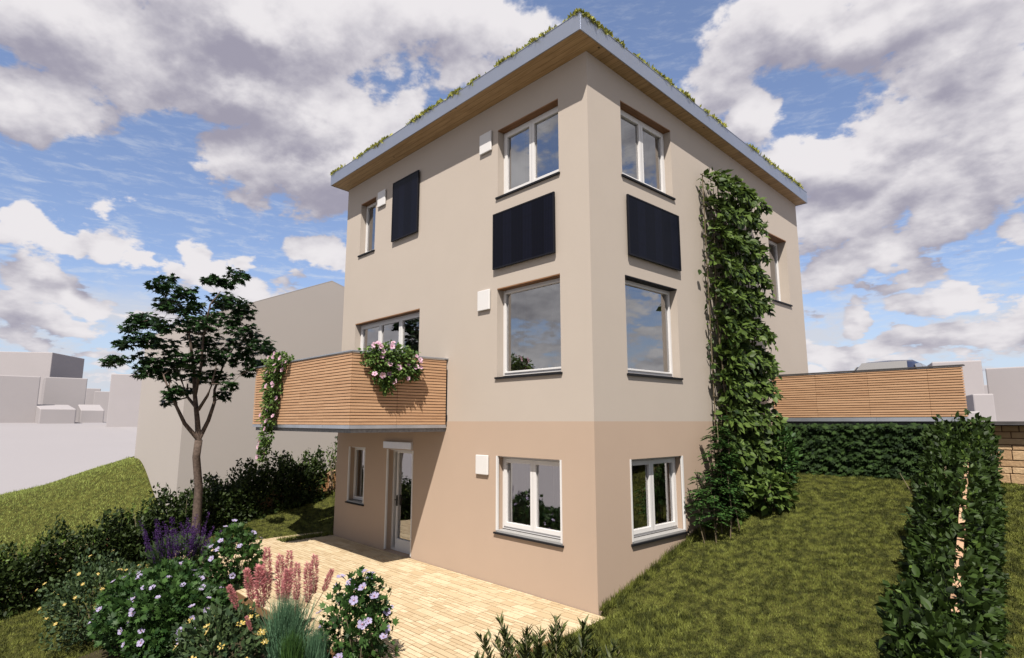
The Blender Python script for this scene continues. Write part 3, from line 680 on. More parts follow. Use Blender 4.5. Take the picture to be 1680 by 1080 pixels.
# ------------------------------------------------------------------ parking deck, parapet, ivy wall, stone wall
dk = MB(); dk.box((0.02, 6.24, 2.50), (3.42, 14.5, 2.70)); tag(dk.build('parking_deck', 'deck'), kind='structure')
PY, PX1 = 6.2, 3.44
par = empty('parapet', (1.7, PY, 2.7)); tag(par, 'slatted larch parapet along the edge of the parking deck', 'parapet')
s = MB()
for i in range(19):
    z = 2.785 + i * 0.0475
    for a, b_ in ((0.02, .92), (.924, 1.90), (1.904, 2.9), (2.904, PX1)): s.box((a, PY - .022, z), (b_, PY, z + .0345))
s.build('cladding', 'larch', par, bevel=0.002)
s = MB(); s.box((.02, PY + .002, 2.70), (PX1 - .024, PY + .03, 3.68)); s.build('backing', 'dark', par)
s = MB(); s.box((.02, PY - .04, 3.69), (PX1 + .02, PY + .10, 3.712)); s.build('cap', 'coping', par)
s = MB(); s.box((.02, PY - .026, 2.70), (2.0, PY, 2.775)); s.box((2.003, PY - .026, 2.70), (PX1, PY, 2.775)); s.build('drip_edge', 'zinc', par)

iw = empty('ivy_wall', (1.7, PY, 1.6)); tag(iw, 'retaining wall below the parking deck, covered in dark ivy', 'wall')
s = MB(); s.box((.01, PY + .04, .6), (3.42, PY + .23, 2.495)); s.build('core', 'concrete', iw)
n = 5200
P = np.stack([rng.uniform(.02, 3.42, n), PY + .03 - rng.uniform(0, .20, n) ** 1.2, rng.uniform(1.5, 2.66, n)], 1)
P[:, 1] -= 0.03 * np.sin(P[:, 2] * 21 + 4 * np.sin(P[:, 0] * 5))
al = np.stack([rng.normal(size=n) * .9, -np.abs(rng.normal(size=n)) * .35 - .1, -np.abs(rng.normal(size=n)) * .4 - .2], 1)
nm = np.stack([rng.normal(size=n) * .3, -np.ones(n) * .55, .75 + rng.normal(size=n) * .25], 1)
V, F = leaves(T_MAPLE, P, al, nm, rng.uniform(.07, .13, n)); npmesh('ivy', V, F, 'ivy', iw)

sw_ = empty('stone_wall', (6, 6.3, 1.2)); tag(sw_, 'sandstone block retaining wall with a dark overhanging coping', 'wall')
s = MB(); z = .95; r3 = random.Random(5); SX0, SX1 = 3.46, 15.0
while z < 2.62:
    h = min(r3.choice([.09, .11, .13, .17, .2]), 2.64 - z); x = SX0 - r3.random() * .2
    while x < SX1:
        l = r3.uniform(.2, .55); a = max(x, SX0)
        if x + l - a > .05: s.box((a, 6.24 - r3.uniform(0, .018), z), (min(x + l, SX1) - .013, 6.34, z + h - .013))
        x += l
    z += h
s.build('stonework', 'stonewall', sw_, bevel=0.008)
s = MB(); s.box((SX0, 6.252, .9), (SX1, 6.345, 2.64)); s.build('joint_bed', 'stonejoint', sw_)
s = MB(); s.box((SX0 + .0, 6.02, 2.645), (SX1, 6.40, 2.70)); s.build('coping', 'coping', sw_)

# ------------------------------------------------------------------ car on the deck, seen over the parapet
car = empty('parked_car', (1.02, 10.9, 2.70)); tag(car, 'grey car parked behind the parapet, only its cabin showing', 'car')
ST = [  # y along the length (front first), sill z, belt z, top z, half width low, half width top
    (-2.05, .34, .58, .60, .62, .55), (-1.95, .24, .66, .70, .78, .66), (-1.5, .20, .80, .86, .86, .74), (-.95, .20, .92, .98, .88, .76), (-.75, .20, .96, 1.06, .88, .74),
    (-.1, .20, .98, 1.52, .88, .60), (.35, .20, .99, 1.60, .88, .60), (1.1, .20, 1.0, 1.57, .88, .59), (1.6, .20, 1.0, 1.46, .87, .57), (2.0, .24, .98, 1.02, .84, .60), (2.12, .36, .80, .84, .76, .6)]
s = MB(); ring = []
for (yy, zs_, zb, zt, wl, wt) in ST:
    pr = [(-wl * .94, zs_), (-wl, zs_ + .12), (-wl, zb - .06), (-wl * .985, zb), (-wt - .03, zt - .07), (-wt + .07, zt), (0, zt + .02), (wt - .07, zt), (wt + .03, zt - .07), (wl * .985, zb), (wl, zb - .06), (wl, zs_ + .12), (wl * .94, zs_)]
    ring.append(len(s.v)); s.v += [(1.02 + a, 10.9 + yy, 2.70 + b_) for a, b_ in pr]
k = 13
for i in range(len(ring) - 1):
    for j in range(k):
        s.f.append((ring[i] + j, ring[i] + (j + 1) % k, ring[i + 1] + (j + 1) % k, ring[i + 1] + j)); s.mi.append(0)
s.f.append(tuple(ring[0] + j for j in range(k))[::-1]); s.mi.append(0); s.f.append(tuple(ring[-1] + j for j in range(k))); s.mi.append(0)
s.build('body', 'paint', car, smooth=True)
C0 = np.array([1.02, 10.9, 2.70])
def cq(pts, name, mat, off):
    mb = MB(); a = [C0 + np.array(q) for q in pts]; nrm = np.cross(a[1] - a[0], a[2] - a[0]); nrm = nrm / np.linalg.norm(nrm) * off
    mb.poly([q + nrm for q in a]); mb.poly([q + nrm * .2 for q in a][::-1])
    for i in range(len(a)): j = (i + 1) % len(a); mb.quad(a[i] + nrm * .2, a[j] + nrm * .2, a[j] + nrm, a[i] + nrm)
    return mb.build(name, mat, car)
cq([(-.66, -.735, 1.075), (.66, -.735, 1.075), (.52, -.13, 1.515), (-.52, -.13, 1.515)], 'windscreen', 'carglass', .035)
for sg in (1, -1):
    sd = lambda q: [(sg * a, b_, c_) for a, b_, c_ in q][::sg]
    cq(sd([(.845, -.55, 1.03), (.855, .42, 1.04), (.655, .42, 1.50), (.66, -.05, 1.45)]), 'side_window', 'carglass', .03)
    cq(sd([(.855, .50, 1.04), (.845, 1.35, 1.04), (.645, 1.25, 1.46), (.65, .50, 1.50)]), 'side_window', 'carglass', .03)
    mb = MB(); mb.box(C0 + np.array([min(sg * .9, sg * 1.05), -.52, 1.02]), C0 + np.array([max(sg * .9, sg * 1.05), -.40, 1.16])); mb.build('mirror', 'paint', car, bevel=.03)
    mb = MB(); mb.box(C0 + np.array([min(sg * .45, sg * .74), -2.03, .60]), C0 + np.array([max(sg * .45, sg * .74), -1.9, .72])); mb.build('headlight', 'lamp', car, bevel=.02)
    for yy in (-1.3, 1.35):
        mb = MB(); th = [2 * pi * i / 28 for i in range(28)]
        mb.prism([(.33 * cos(a), .33 * sin(a)) for a in th], sg * .70, sg * .90, lambda a, b_, h: tuple(C0 + np.array([h, yy + a, .33 + b_])))
        wo = mb.build('wheel', 'tyre', car, bevel=.02)
        mb = MB(); mb.prism([(.21 * cos(a), .21 * sin(a)) for a in th], sg * .89, sg * .91, lambda a, b_, h: tuple(C0 + np.array([h, yy + a, .33 + b_]))); mb.build('rim', 'rim', wo)

# ------------------------------------------------------------------ neighbouring house and far buildings (bare pale volumes)
NX = -14.05
nb = MB()
gab = [(-2.0, -1.5), (9.2, -1.5), (9.2, 5.72), (2.5, 7.72), (-2.0, 5.78)]
nb.prism(gab, NX, -20.0, lambda a, b_, h: (h, a, b_))
nbo = empty('neighbour_house', (-17, 3, 0)); tag(nbo, 'bare pale gabled house beyond the left hedge', 'building')
nb.build('wall', 'massing', nbo)
s = MB(); s.prism([(2.5, 7.724), (-2.0, 5.784), (-2.0, 5.80), (2.5, 7.745)], NX + .003, -20.003, lambda a, b_, h: (h, a, b_)); s.prism([(2.5, 7.724), (9.2, 5.724), (9.2, 5.74), (2.5, 7.745)], NX + .003, -20.003, lambda a, b_, h: (h, a, b_)); s.build('roof', 'massing', nbo)

def volume(pl, pr, top, base, d, thick, rot, lab, name='building', front=None):
    a, b_ = at(pl, 690, d), at(pr, 690, d); mid = (a + b_) / 2; dv = unit(mid[:2] - CAM[:2]); wv = np.array([dv[1], -dv[0]]); wdt = abs(np.dot(b_[:2] - a[:2], wv))
    z1 = at((pl + pr) / 2, top, d)[2]; z0 = at((pl + pr) / 2, base, d)[2] - 1.5
    ang = math.atan2(wv[1], wv[0]) + radians(rot)
    s = MB(); c_, s_ = cos(ang), sin(ang)
    T = lambda x, y, z: (mid[0] + x * c_ - y * s_, mid[1] + x * s_ + y * c_, z)
    s.box((-wdt / 2, 0, z0), (wdt / 2, thick, z1), 0, T)
    if front is not None:           # lean-to roof falling towards the open ground
        zf = at((pl + pr) / 2, front, d)[2]
        for i in (4, 5): s.v[i] = (s.v[i][0], s.v[i][1], zf)
    o = s.build(name, 'far', None, bevel=0.12); tag(o, lab, 'building', 'pale volumes of distant buildings'); return o
volume(-70, 84, 575, 690, 112, 12, -30, 'tallest pale block at the far left of the picture')
volume(-60, 60, 615, 690, 92, 8, 0, 'wide pale block standing in front of the tallest one')
volume(66, 137, 619, 688, 106, 10, 3, 'mid-height pale block behind the low flat shed')
volume(64, 124, 662, 686, 92, 9, 6, 'low flat pale shed in front of the mid-height block', 'shed', 671)
volume(136, 160, 637, 688, 150, 12, 0, 'farthest pale block in the gap between larger ones')
volume(150, 176, 642, 688, 140, 12, -6, 'darker distant block just behind the second shed')
volume(131, 170, 662, 685, 100, 9, 4, 'small low shed left of the tall pale block by the tree', 'shed', 673)
volume(174, 229, 613, 691, 84, 6, -12, 'tall pale block between the sheds and the tree')
volume(1538, 1622, 591, 692, 60, 10, 8, 'pale block directly behind the end of the parapet')
volume(1600, 1636, 646, 692, 56, 8, 10, 'low darker block between the two taller right-hand blocks')
volume(1612, 1640, 631, 692, 110, 8, 0, 'far pale block showing above the low darker one')
volume(1622, 1800, 599, 692, 62, 12, -5, 'big pale block above the stone wall at the right edge')
volume(1586, 1611, 675, 692, 42, 5, 4, 'very low pale volume beside the end of the parapet', 'shed')

# ------------------------------------------------------------------ fences
def fence(p0, p1, top0, top1, nseg, lab, hgt=1.15, name='fence', capw=0.055):
    p0, p1 = np.array(p0, float), np.array(p1, float); L = np.linalg.norm(p1 - p0); d = (p1 - p0) / L; nr = np.array([-d[1], d[0]])
    q = empty(name, (p0[0], p0[1], top0 - hgt)); tag(q, lab, 'fence')
    T = lambda a, b_, z: (p0[0] + d[0] * a + nr[0] * b_, p0[1] + d[1] * a + nr[1] * b_, z)
    slat, cap = MB(), MB()
    zt = lambda a: top0 + (top1 - top0) * a / L
    for i in range(nseg):
        a, b_ = L * i / nseg + .04, L * (i + 1) / nseg - .04
        for j in range(17):
            dz = -.03 - j * .062
            pts = [T(a, -.012, zt(a) + dz), T(b_, -.012, zt(b_) + dz), T(b_, .012, zt(b_) + dz), T(a, .012, zt(a) + dz)]
            pt2 = [(x, y_, z - .048) for x, y_, z in pts]; n0 = len(slat.v); slat.v += pt2 + pts
            for f in ((0, 3, 2, 1), (4, 5, 6, 7), (0, 1, 5, 4), (1, 2, 6, 5), (2, 3, 7, 6), (3, 0, 4, 7)): slat.f.append(tuple(n0 + k_ for k_ in f)); slat.mi.append(0)
        pts = [T(a - .035, -capw / 2, zt(a)), T(b_ + .035, -capw / 2, zt(b_)), T(b_ + .035, capw / 2, zt(b_)), T(a - .035, capw / 2, zt(a))]
        n0 = len(cap.v); cap.v += [(x, y_, z - .03) for x, y_, z in pts] + pts
        for f in ((0, 3, 2, 1), (4, 5, 6, 7), (0, 1, 5, 4), (1, 2, 6, 5), (2, 3, 7, 6), (3, 0, 4, 7)): cap.f.append(tuple(n0 + k_ for k_ in f)); cap.mi.append(0)
    slat.build('slat_panel', 'shadelarch', q); cap.build('top_rail', 'post', q, bevel=.004)
    for i in range(nseg + 1):
        a = L * i / nseg; s = MB(); s.box((a - .038, -.038, zt(a) - hgt - .3), (a + .038, .038, zt(a) + .05), 0, T); s.build('post', 'post', q, bevel=.005)
    return q
fence((3.47, 5.98), (4.75, -3.7), 2.63, 0.48, 6, 'narrow timber fence running down the slope inside the right hedge', capw=.06)
fence((-11.1, 4.6), (-11.1, -8.5), 1.95, -0.95, 8, 'horizontal slat fence inside the left hedge', hgt=1.1)

# ------------------------------------------------------------------ hedges
def hedge(name, lab, c0, c1, halfw, h, n, size, mat, over=0.1, tmpl=T_OVATE, gaps=(), cat_='hedge', sq=0.68, taper=0.0):
    """leafy band from c0 to c1 (plan points) that follows the slope"""
    c0, c1 = np.array(c0, float), np.array(c1, float); d = (c1 - c0); L = np.linalg.norm(d); d = d / L; nr = np.array([-d[1], d[0]])
    q = empty(name, (*((c0 + c1) / 2), float(lawn_z(*((c0 + c1) / 2))))); tag(q, lab, cat_)
    tt = rng.uniform(0, L, n); th = rng.uniform(-0.25, pi + .25, n); rr = 0.55 + 0.45 * rng.random(n) ** .5
    lump = 1 + .20 * np.sin(tt * 3.1 + 1) * np.sin(th * 3) + .19 * np.sin(tt * 6.3 + 2.0 * th) + .12 * np.sin(tt * 13 + th * 5)
    cu = np.sign(np.cos(th)) * np.abs(np.cos(th)) ** sq; su = np.clip(np.sin(th), -.1, 1) ** sq if False else np.sign(np.sin(th)) * np.abs(np.sin(th)) ** sq
    off = cu * rr * lump * halfw * (1 - taper * tt / L); hh = np.clip(su * rr * lump, 0.02, None) * h
    low = rng.random(n) < .3; hh = np.where(low, rng.random(n) * h * .8, hh); off = np.where(low, np.sign(off) * halfw * (1 - taper * tt / L) * rng.uniform(.55, 1.0, n), off)
    xy = c0 + d * tt[:, None] + nr * off[:, None]
    keep = np.ones(n, bool)
    for (g0, g1, pr, zlo) in gaps: keep &= ~((tt > g0) & (tt < g1) & (rng.random(n) < pr) & (hh < zlo))
    xy, hh, off, tt, th = xy[keep], hh[keep], off[keep], tt[keep], th[keep]; n = len(hh)
    z = lawn_z(xy[:, 0], xy[:, 1]) + hh
    P = np.stack([xy[:, 0], xy[:, 1], z], 1)
    outw = np.stack([nr[0] * np.sign(off), nr[1] * np.sign(off), np.zeros(n)], 1)
    al = outw * .5 + rnd(n) * .55 + np.array([0, 0, .55]); nm = outw * .5 + np.array([0, 0, .7]) + rnd(n) * .45
    V, F = leaves(tmpl, P, al, nm, rng.uniform(size * .6, size * 1.25, n))
    # shoots that stick out of the top
    k = int(L * 7); sp = []
    t2 = rng.uniform(0, L, k); o2 = rng.uniform(-.8, .8, k) * halfw
    xy2 = c0 + d * t2[:, None] + nr * o2[:, None]; zb = lawn_z(xy2[:, 0], xy2[:, 1]) + h * .85
    for m_ in range(7):
        P2 = np.stack([xy2[:, 0], xy2[:, 1], zb + m_ * h * .045], 1) + rnd(k) * .012
        sp.append(leaves(tmpl, P2, rnd(k) * .6 + np.array([0, 0, .75]), rnd(k) + np.array([0, 0, .3]), rng.uniform(size * .7, size * 1.1, k) * (1 - m_ * .07)))
    nf = len(F); V, F = cat([(V, F)] + sp); npmesh('foliage', V, F, [mat, 'shoot'], q, mi=(np.arange(len(F)) >= nf).astype(int))
    s = MB()
    for i in range(int(L * 3)):
        t_ = rng.uniform(0, L); o_ = rng.uniform(-.5, .5) * halfw; b_ = c0 + d * t_ + nr * o_; zb_ = float(lawn_z(*b_)); tp = b_ + nr * rng.normal() * .15 + d * rng.normal() * .15
        s.tube([(b_[0], b_[1], zb_ - .05), (*((b_ + tp) / 2 + rng.normal(size=2) * .03), zb_ + h * .45), (tp[0], tp[1], zb_ + h * .9)], [.014, .010, .004], 5)
    s.build_each('stem', 'stem', q)
    return q
hedge('hedge', 'leafy dark hedge on the house side of the sloping right fence', (3.25, 5.75), (4.60, -3.6), .32, 1.14, 27000, .105, 'hedge2', taper=.35)
hedge('hedge', 'dark hedge on the stone-wall side of the sloping right fence', (3.57, 5.80), (4.70, -3.4), .22, 1.19, 21000, .105, 'hedge2', taper=.5)
hedge('hedge', 'long dark hedge in front of the left slat fence', (-10.75, 4.6), (-10.6, -8.6), .36, 1.15, 34000, .11, 'hedge', gaps=((3.05, 3.75, .97, 9), (4.9, 5.4, .8, .5)))
hedge('hedge', 'dark hedge behind the left slat fence, towards the mound', (-11.5, 4.6), (-11.5, -8.6), .34, 1.12, 16000, .10, 'hedge', gaps=((3.0, 3.7, .85, 9),))

# ------------------------------------------------------------------ tree
tree = empty('maple_tree', (-10.15, -2.45, 0.1)); tag(tree, 'young dark green maple with a bare trunk beside the left hedge', 'tree')
tx = lambda x, y, d: at(x, y, d)
DT = 14.0
trunk = [np.array([-10.12, -2.5, -0.2]), tx(322, 865, DT), tx(326, 800, DT), tx(322, 750, DT), tx(326, 722, DT)]
limbs = [[trunk[-1], tx(303, 695, DT - .2), tx(290, 668, DT - .3), tx(277, 640, DT - .35), tx(268, 615, DT - .4)],
         [trunk[-1], tx(324, 690, DT), tx(320, 650, DT + .1), tx(318, 600, DT + .15), tx(312, 560, DT + .2), tx(308, 530, DT + .2)],
         [trunk[-1], tx(342, 690, DT + .1), tx(352, 660, DT + .2), tx(352, 640, DT + .3), tx(366, 600, DT + .4), tx(384, 570, DT + .45)],
         [tx(323, 670, DT), tx(308, 652, DT + .3), tx(298, 625, DT + .5), tx(285, 590, DT + .6)],
         [tx(326, 672, DT + .05), tx(340, 650, DT - .3), tx(348, 630, DT - .45), tx(355, 600, DT - .55)],
         [tx(320, 650, DT + .1), tx(330, 600, DT - .2), tx(334, 550, DT - .2), tx(345, 500, DT - .1), tx(362, 478, DT)]]
CL = [(272, 462, .26), (262, 472, .26), (285, 478, .28), (305, 482, .26), (280, 500, .30), (300, 508, .30), (268, 500, .24), (320, 505, .22),
      (238, 525, .24), (222, 530, .22), (212, 542, .20), (250, 532, .28), (275, 535, .30), (225, 522, .2), (235, 555, .28), (214, 562, .24), (200, 566, .18), (186, 592, .20), (178, 596, .15), (198, 592, .18),
      (252, 560, .32), (275, 568, .32), (240, 588, .30), (255, 600, .32), (272, 606, .32), (243, 612, .28), (230, 612, .22), (285, 590, .32), (302, 592, .30),
      (310, 535, .32), (328, 530, .30), (338, 548, .30), (318, 562, .30), (342, 565, .30), (350, 585, .30), (330, 592, .30), (310, 610, .28),
      (388, 450, .20), (396, 458, .20), (372, 465, .22), (352, 462, .16), (340, 462, .14), (368, 492, .28), (385, 500, .30), (398, 507, .26), (402, 516, .22), (358, 500, .24), (350, 522, .28), (376, 528, .32), (392, 540, .30),
      (412, 550, .28), (428, 568, .28), (440, 575, .20), (405, 572, .32), (380, 566, .32), (400, 590, .30), (420, 600, .24), (372, 592, .30), (405, 614, .16), (345, 615, .20), (362, 622, .26), (366, 650, .20), (376, 634, .18), (290, 640, .20), (282, 650, .18), (276, 662, .14), (306, 642, .16), (432, 602, .18), (276, 618, .26), (328, 622, .24)]
nodes = []   # (point, radius)
tmb = MB(); tmb.tube(trunk, [.125, .105, .09, .085, .085], 10)
for i, l in enumerate(limbs):
    r0 = .055 if i in (0, 2) else (.07 if i == 1 else .042); rr = [r0 * (1 - .72 * j / (len(l) - 1)) for j in range(len(l))]
    tmb.tube(l, rr, 7); nodes += [(p_, r_) for p_, r_ in zip(l, rr)][1:]
lp = []
order = sorted(CL, key=lambda c_: (c_[0] - 325) ** 2 + (c_[1] - 640) ** 2)
for (px, py, r_) in order:
    r_ *= .84
    c = tx(px, py, DT + rng.uniform(-.9, .9) * (0.95 if 220 < px < 430 else 0.4)); 
    bj = min(range(len(nodes)), key=lambda j: np.linalg.norm(nodes[j][0] - c) + 1.5 * max(0, nodes[j][0][2] - c[2] + .1))
    b_, rb = nodes[bj]; r0 = min(rb * .75, .028); mid = (b_ + c) / 2 + np.array([0, 0, .08]) + rng.normal(size=3) * .06
    tmb.tube([b_, mid, c], [r0, r0 * .7, .006], 5); nodes += [(mid, r0 * .7), (c, .012)]
    n = int(360 * r_)
    dd = unit(rnd(n)); lay = rng.integers(-1, 2, n) * r_ * .42
    P = c + dd * (rng.random(n) ** .4)[:, None] * np.array([1.05, 1.05, .11]) * r_; P[:, 2] += lay + .03
    al = dd * np.array([1, 1, .1]) + rnd(n) * .35 + np.array([0, 0, -.28]); nm = np.array([0, 0, 1.0]) + rnd(n) * .28
    lp.append(leaves(T_MAPLE, P, al, nm, rng.uniform(.10, .17, n)))
tmb.build('trunk', 'bark', tree, smooth=True)
V, F = cat(lp); npmesh('crown', V, F, 'maple', tree)

# ------------------------------------------------------------------ climbing plant on its trellis, and shrubs at its foot
vine = empty('climbing_vine', (.25, 4.3, .9)); tag(vine, 'tall leafy climber on a trellis up the garden-side wall', 'climber')
s = MB()
for yy in (3.35, 3.95, 4.6, 5.2): s.tube([(.14, yy, .75 + (yy - 3) * .25), (.14, yy, 7.55)], .012, 6)
for zz in np.arange(1.3, 7.6, .62): s.tube([(.155, 3.25, zz), (.155, 5.3, zz)], .009, 6)
for yy in (3.6, 4.3, 5.0):
    s.tube([(.3, yy, .7 + (yy - 3) * .25), (.22, yy + .1, 2.5), (.2, yy - .1, 4.8), (.2, yy + .05, 7.3)], [.028, .022, .016, .008], 6)
s.build('trellis', 'stem', vine)
lp = []
tiers = np.linspace(1.15, 7.45, 12)
for zc in tiers:
    k = 12
    for j in range(k):
        y0 = 3.36 + 1.86 * (j + .5) / k + rng.normal() * .05; z0 = zc + rng.normal() * .06; n = 54
        f = rng.random(n) ** .8; a = rng.normal(size=n) * .55
        P = np.stack([.14 + .42 * np.sin(f * 1.5) * np.cos(a), y0 + .22 * f * np.sin(a) + rng.normal(size=n) * .03, z0 + .18 * (1 - f) - .28 * f ** 2 + rng.normal(size=n) * .04], 1)
        al = np.stack([.8 - .5 * f, .5 * np.sin(a), .30 - .95 * f], 1) + rnd(n) * .42; nm = np.stack([.75 + .4 * f, 0 * f - .25, .85 - .3 * f], 1) + rnd(n) * .34
        lp.append(leaves(T_BROAD, P, al, nm, rng.uniform(.085, .185, n)))
n = 1100; P = np.stack([rng.uniform(.03, .16, n), rng.uniform(3.34, 5.24, n), rng.uniform(.95, 7.6, n)], 1)
lp.append(leaves(T_OVATE, P, rnd(n) * .6 + np.array([.3, 0, -.5]), rnd(n) * .5 + np.array([.6, 0, .6]), rng.uniform(.09, .15, n)))
V, F = cat(lp); V[:, 0] = np.maximum(V[:, 0], .012); npmesh('foliage', V, F, 'vine', vine)

def shrub(name, lab, c, r, n, size, mat, tmpl=T_OVATE, cat_='shrub', stems=9, inner=.45, lump=.3, flat=0.0, upw=.4, seed=0, base=None, tmpl_w=None):
    zb = float(lawn_z(c[0], c[1])) if base is None else base
    q = empty(name, (c[0], c[1], zb)); tag(q, lab, cat_)
    P, d = ball(n, c, r, inner, lump, seed)
    P[:, 2] = np.maximum(P[:, 2], zb + .02)
    al = d * .7 + rnd(n) * .45 + np.array([0, 0, upw]); nm = d * (1 - flat) + np.array([0, 0, .6 + flat]) + rnd(n) * .35
    V, F = leaves(tmpl, P, al, nm, rng.uniform(size * .6, size * 1.25, n)); npmesh('foliage', V, F, mat, q)
    s = MB()
    for i in range(stems):
        th = rng.uniform(0, 2 * pi); b_ = np.array([c[0] + .18 * r[0] * cos(th), c[1] + .18 * r[1] * sin(th), zb - .04]); tp = np.asarray(c) + unit(rng.normal(size=3)) * np.asarray(r) * .8
        tp[2] = max(tp[2], c[2]); s.tube([b_, (b_ + tp) / 2 + rng.normal(size=3) * .04, tp], [.014, .010, .003], 5)
    s.build_each('stem', 'stem', q)
    return q
# fern-leaved shrub: several upright stems with pinnate sprays, against the wall
q = empty('shrub', (.45, 2.95, .8)); tag(q, 'fern-leaved shrub with thin bare stems at the foot of the climber', 'shrub')
lp = []; s = MB()
for (yy, xx, ht) in ((2.55, .28, 1.2), (2.62, .45, 1.5), (2.85, .42, 2.05), (2.5, .5, .8), (2.72, .36, 1.95), (2.95, .55, 1.6), (3.05, .40, 1.75), (2.9, .3, 1.7), (3.1, .62, 1.3), (2.75, .62, 1.05), (2.4, .35, .9)):
    zb = float(lawn_z(xx, yy)); b_ = np.array([xx, yy, zb - .03]); tp = b_ + np.array([rng.normal() * .08, rng.normal() * .1, ht]); mid = (b_ + tp) / 2 + np.array([rng.normal() * .05, rng.normal() * .05, 0]); s.tube([b_, mid, tp], [.011, .009, .004], 5)
    for k in range(int(ht * 19)):
        f = rng.uniform(.34, 1); o_ = b_ + (tp - b_) * f; th = rng.uniform(0, 2 * pi); L_ = rng.uniform(.18, .34) * (1.15 - .5 * f); dv = np.array([cos(th), sin(th), -.15])
        m_ = 6
        for sgn in (1, -1):
            tq = (np.arange(m_) + .6) / m_; P = o_ + dv * L_ * tq[:, None] - np.array([0, 0, .18]) * L_ * (tq ** 2)[:, None]
            sv = np.array([-sin(th), cos(th), -.15]) * sgn
            lp.append(leaves(T_OVATE, P, np.broadcast_to(sv + dv * .6, (m_, 3)) + rnd(m_) * .1, np.broadcast_to(np.array([0, 0, 1.]), (m_, 3)) + rnd(m_) * .15, 1.25 * .075 * (1.1 - .5 * tq)))
V, F = cat(lp); V[:, 0] = np.maximum(V[:, 0], .015); npmesh('foliage', V, F, 'fern', q); s.build_each('stem', 'stem', q)
shrub('shrub', 'rounded dark green shrub between the climber and the ivy wall', (.50, 5.25, 2.0), (.30, .34, .62), 900, .11, 'fern', flat=.5, seed=3)
shrub('shrub', 'low bright-leaved shrub on the lawn edge in front of the climber', (.72, 4.05, 1.42), (.34, .52, .36), 420, .16, 'vine', tmpl=T_BROAD, flat=.3, upw=-.3, seed=5)

# ------------------------------------------------------------------ flowers
def flower_mesh(name, petals, rad, mat, eye, cup=.25, wid=.62, eyer=.22):
    """round five-lobed bloom facing +z"""
    mb = MB(); 
    for i in range(petals):
        a = 2 * pi * i / petals; X = Vector((cos(a), sin(a), 0)); Yv = Vector((-sin(a), cos(a), 0))
        pts = [(.06, 0, .0), (.5, -wid * .5, cup * .5), (.85, -wid * .55, cup), (1.0, 0, cup * .85), (.85, wid * .55, cup), (.5, wid * .5, cup * .5)]
        mb.poly([tuple((X * p_[0] + Yv * p_[1] + Vector((0, 0, p_[2]))) * rad) for p_ in pts], 0)
    k = 8; mb.poly([(rad * eyer * cos(2 * pi * i / k), rad * eyer * sin(2 * pi * i / k), rad * cup * .42) for i in range(k)], 1)
    mb.tube([(0, 0, rad * .1), (0, 0, rad * .5)], [rad * .07, rad * .05], 5, 2)
    me_o = mb.build(name, [mat, eye, 'stamen']); me = me_o.data; bpy.data.objects.remove(me_o)
    return me
FM_PET = flower_mesh('blossom', 5, .052, 'pink', 'eye', .3, .72, .26)
FM_HIB = flower_mesh('blossom', 5, .062, 'lilac', 'eye', .35, .72, .16)
FM_YEL = flower_mesh('blossom', 6, .040, 'yellow', 'stamen', .15, .42, .25)
def blossom(parent, me, p_, facing, sc_=1.0):
    o = bpy.data.objects.new('blossom', me); col.objects.link(o)
    mw = Matrix.Translation(Vector(p_)) @ Vector(facing).to_track_quat('Z', 'Y').to_matrix().to_4x4() @ Matrix.Rotation(rng.uniform(0, 6.3), 4, 'Z') @ Matrix.Diagonal((sc_, sc_, sc_, 1))
    o.parent = parent; o.matrix_parent_inverse = Matrix.Translation(parent.location).inverted(); o.matrix_basis = mw
    return o
TOCAM = lambda p_: unit(np.asarray(CAM) - np.asarray(p_))

def flower_bush(name, lab, c, r, n, size, leaf, fm, nf, cat_='flowering shrub', seed=0, tmpl=T_MAPLE, fs=1.0, bias=(0.22, -.40, 1.0), **kw):
    q = shrub(name, lab, c, r, n, size, leaf, tmpl, cat_, 12, seed=seed, **kw)
    bias = np.array(bias); k = 0
    while k < nf:
        d = unit(rng.normal(size=3))
        if d @ unit(bias) < .05: continue
        ph = np.random.default_rng(seed).uniform(0, 6.28, 6)
        l = 1 + .15 * (sin(4 * d[0] + ph[0]) * sin(5 * d[1] + ph[1]) + sin(6 * d[2] + ph[2]) * cos(5 * d[0] + ph[3]))
        p_ = np.asarray(c) + d * np.asarray(r) * l * rng.uniform(.98, 1.06)
        if p_[2] < c[2] - r[2] * .7: continue
        blossom(q, fm, p_, d * .5 + bias * .6 + rng.normal(size=3) * .25, fs * rng.uniform(.8, 1.2)); k += 1
    return q
flower_bush('hibiscus_bush', 'big lilac-flowered bush at the lower left of the flower bed', (-4.95, -4.30, -.20), (1.30, .78, .64), 7500, .10, 'hibleaf', FM_HIB, 52, seed=1, fs=.72)
flower_bush('hibiscus_bush', 'lilac-flowered bush in front of the terrace beside the violet salvia', (-5.1, -3.30, .38), (.46, .42, .60), 1300, .095, 'hibleaf', FM_HIB, 18, seed=2, fs=.85)
flower_bush('hibiscus_bush', 'loose lilac-flowered bush right of the pink plumes', (-.80, -3.32, .36), (.40, .36, .62), 1100, .085, 'hibleaf', FM_HIB, 26, seed=4, inner=.3, fs=.8)
flower_bush('yellow_flower_shrub', 'blue-green shrub with small yellow flowers at the left end of the flower bed', (-6.95, -4.80, -.32), (.92, .80, .66), 4600, .075, 'yelleaf', FM_YEL, 34, seed=6, tmpl=T_OVATE, fs=.8)
flower_bush('yellow_flower_shrub', 'yellow-flowered shrub at the bottom edge in front of the pink plumes', (-2.25, -4.30, .02), (.72, .48, .44), 2400, .085, 'yelleaf', FM_YEL, 26, seed=8, tmpl=T_OVATE, fs=1.25)

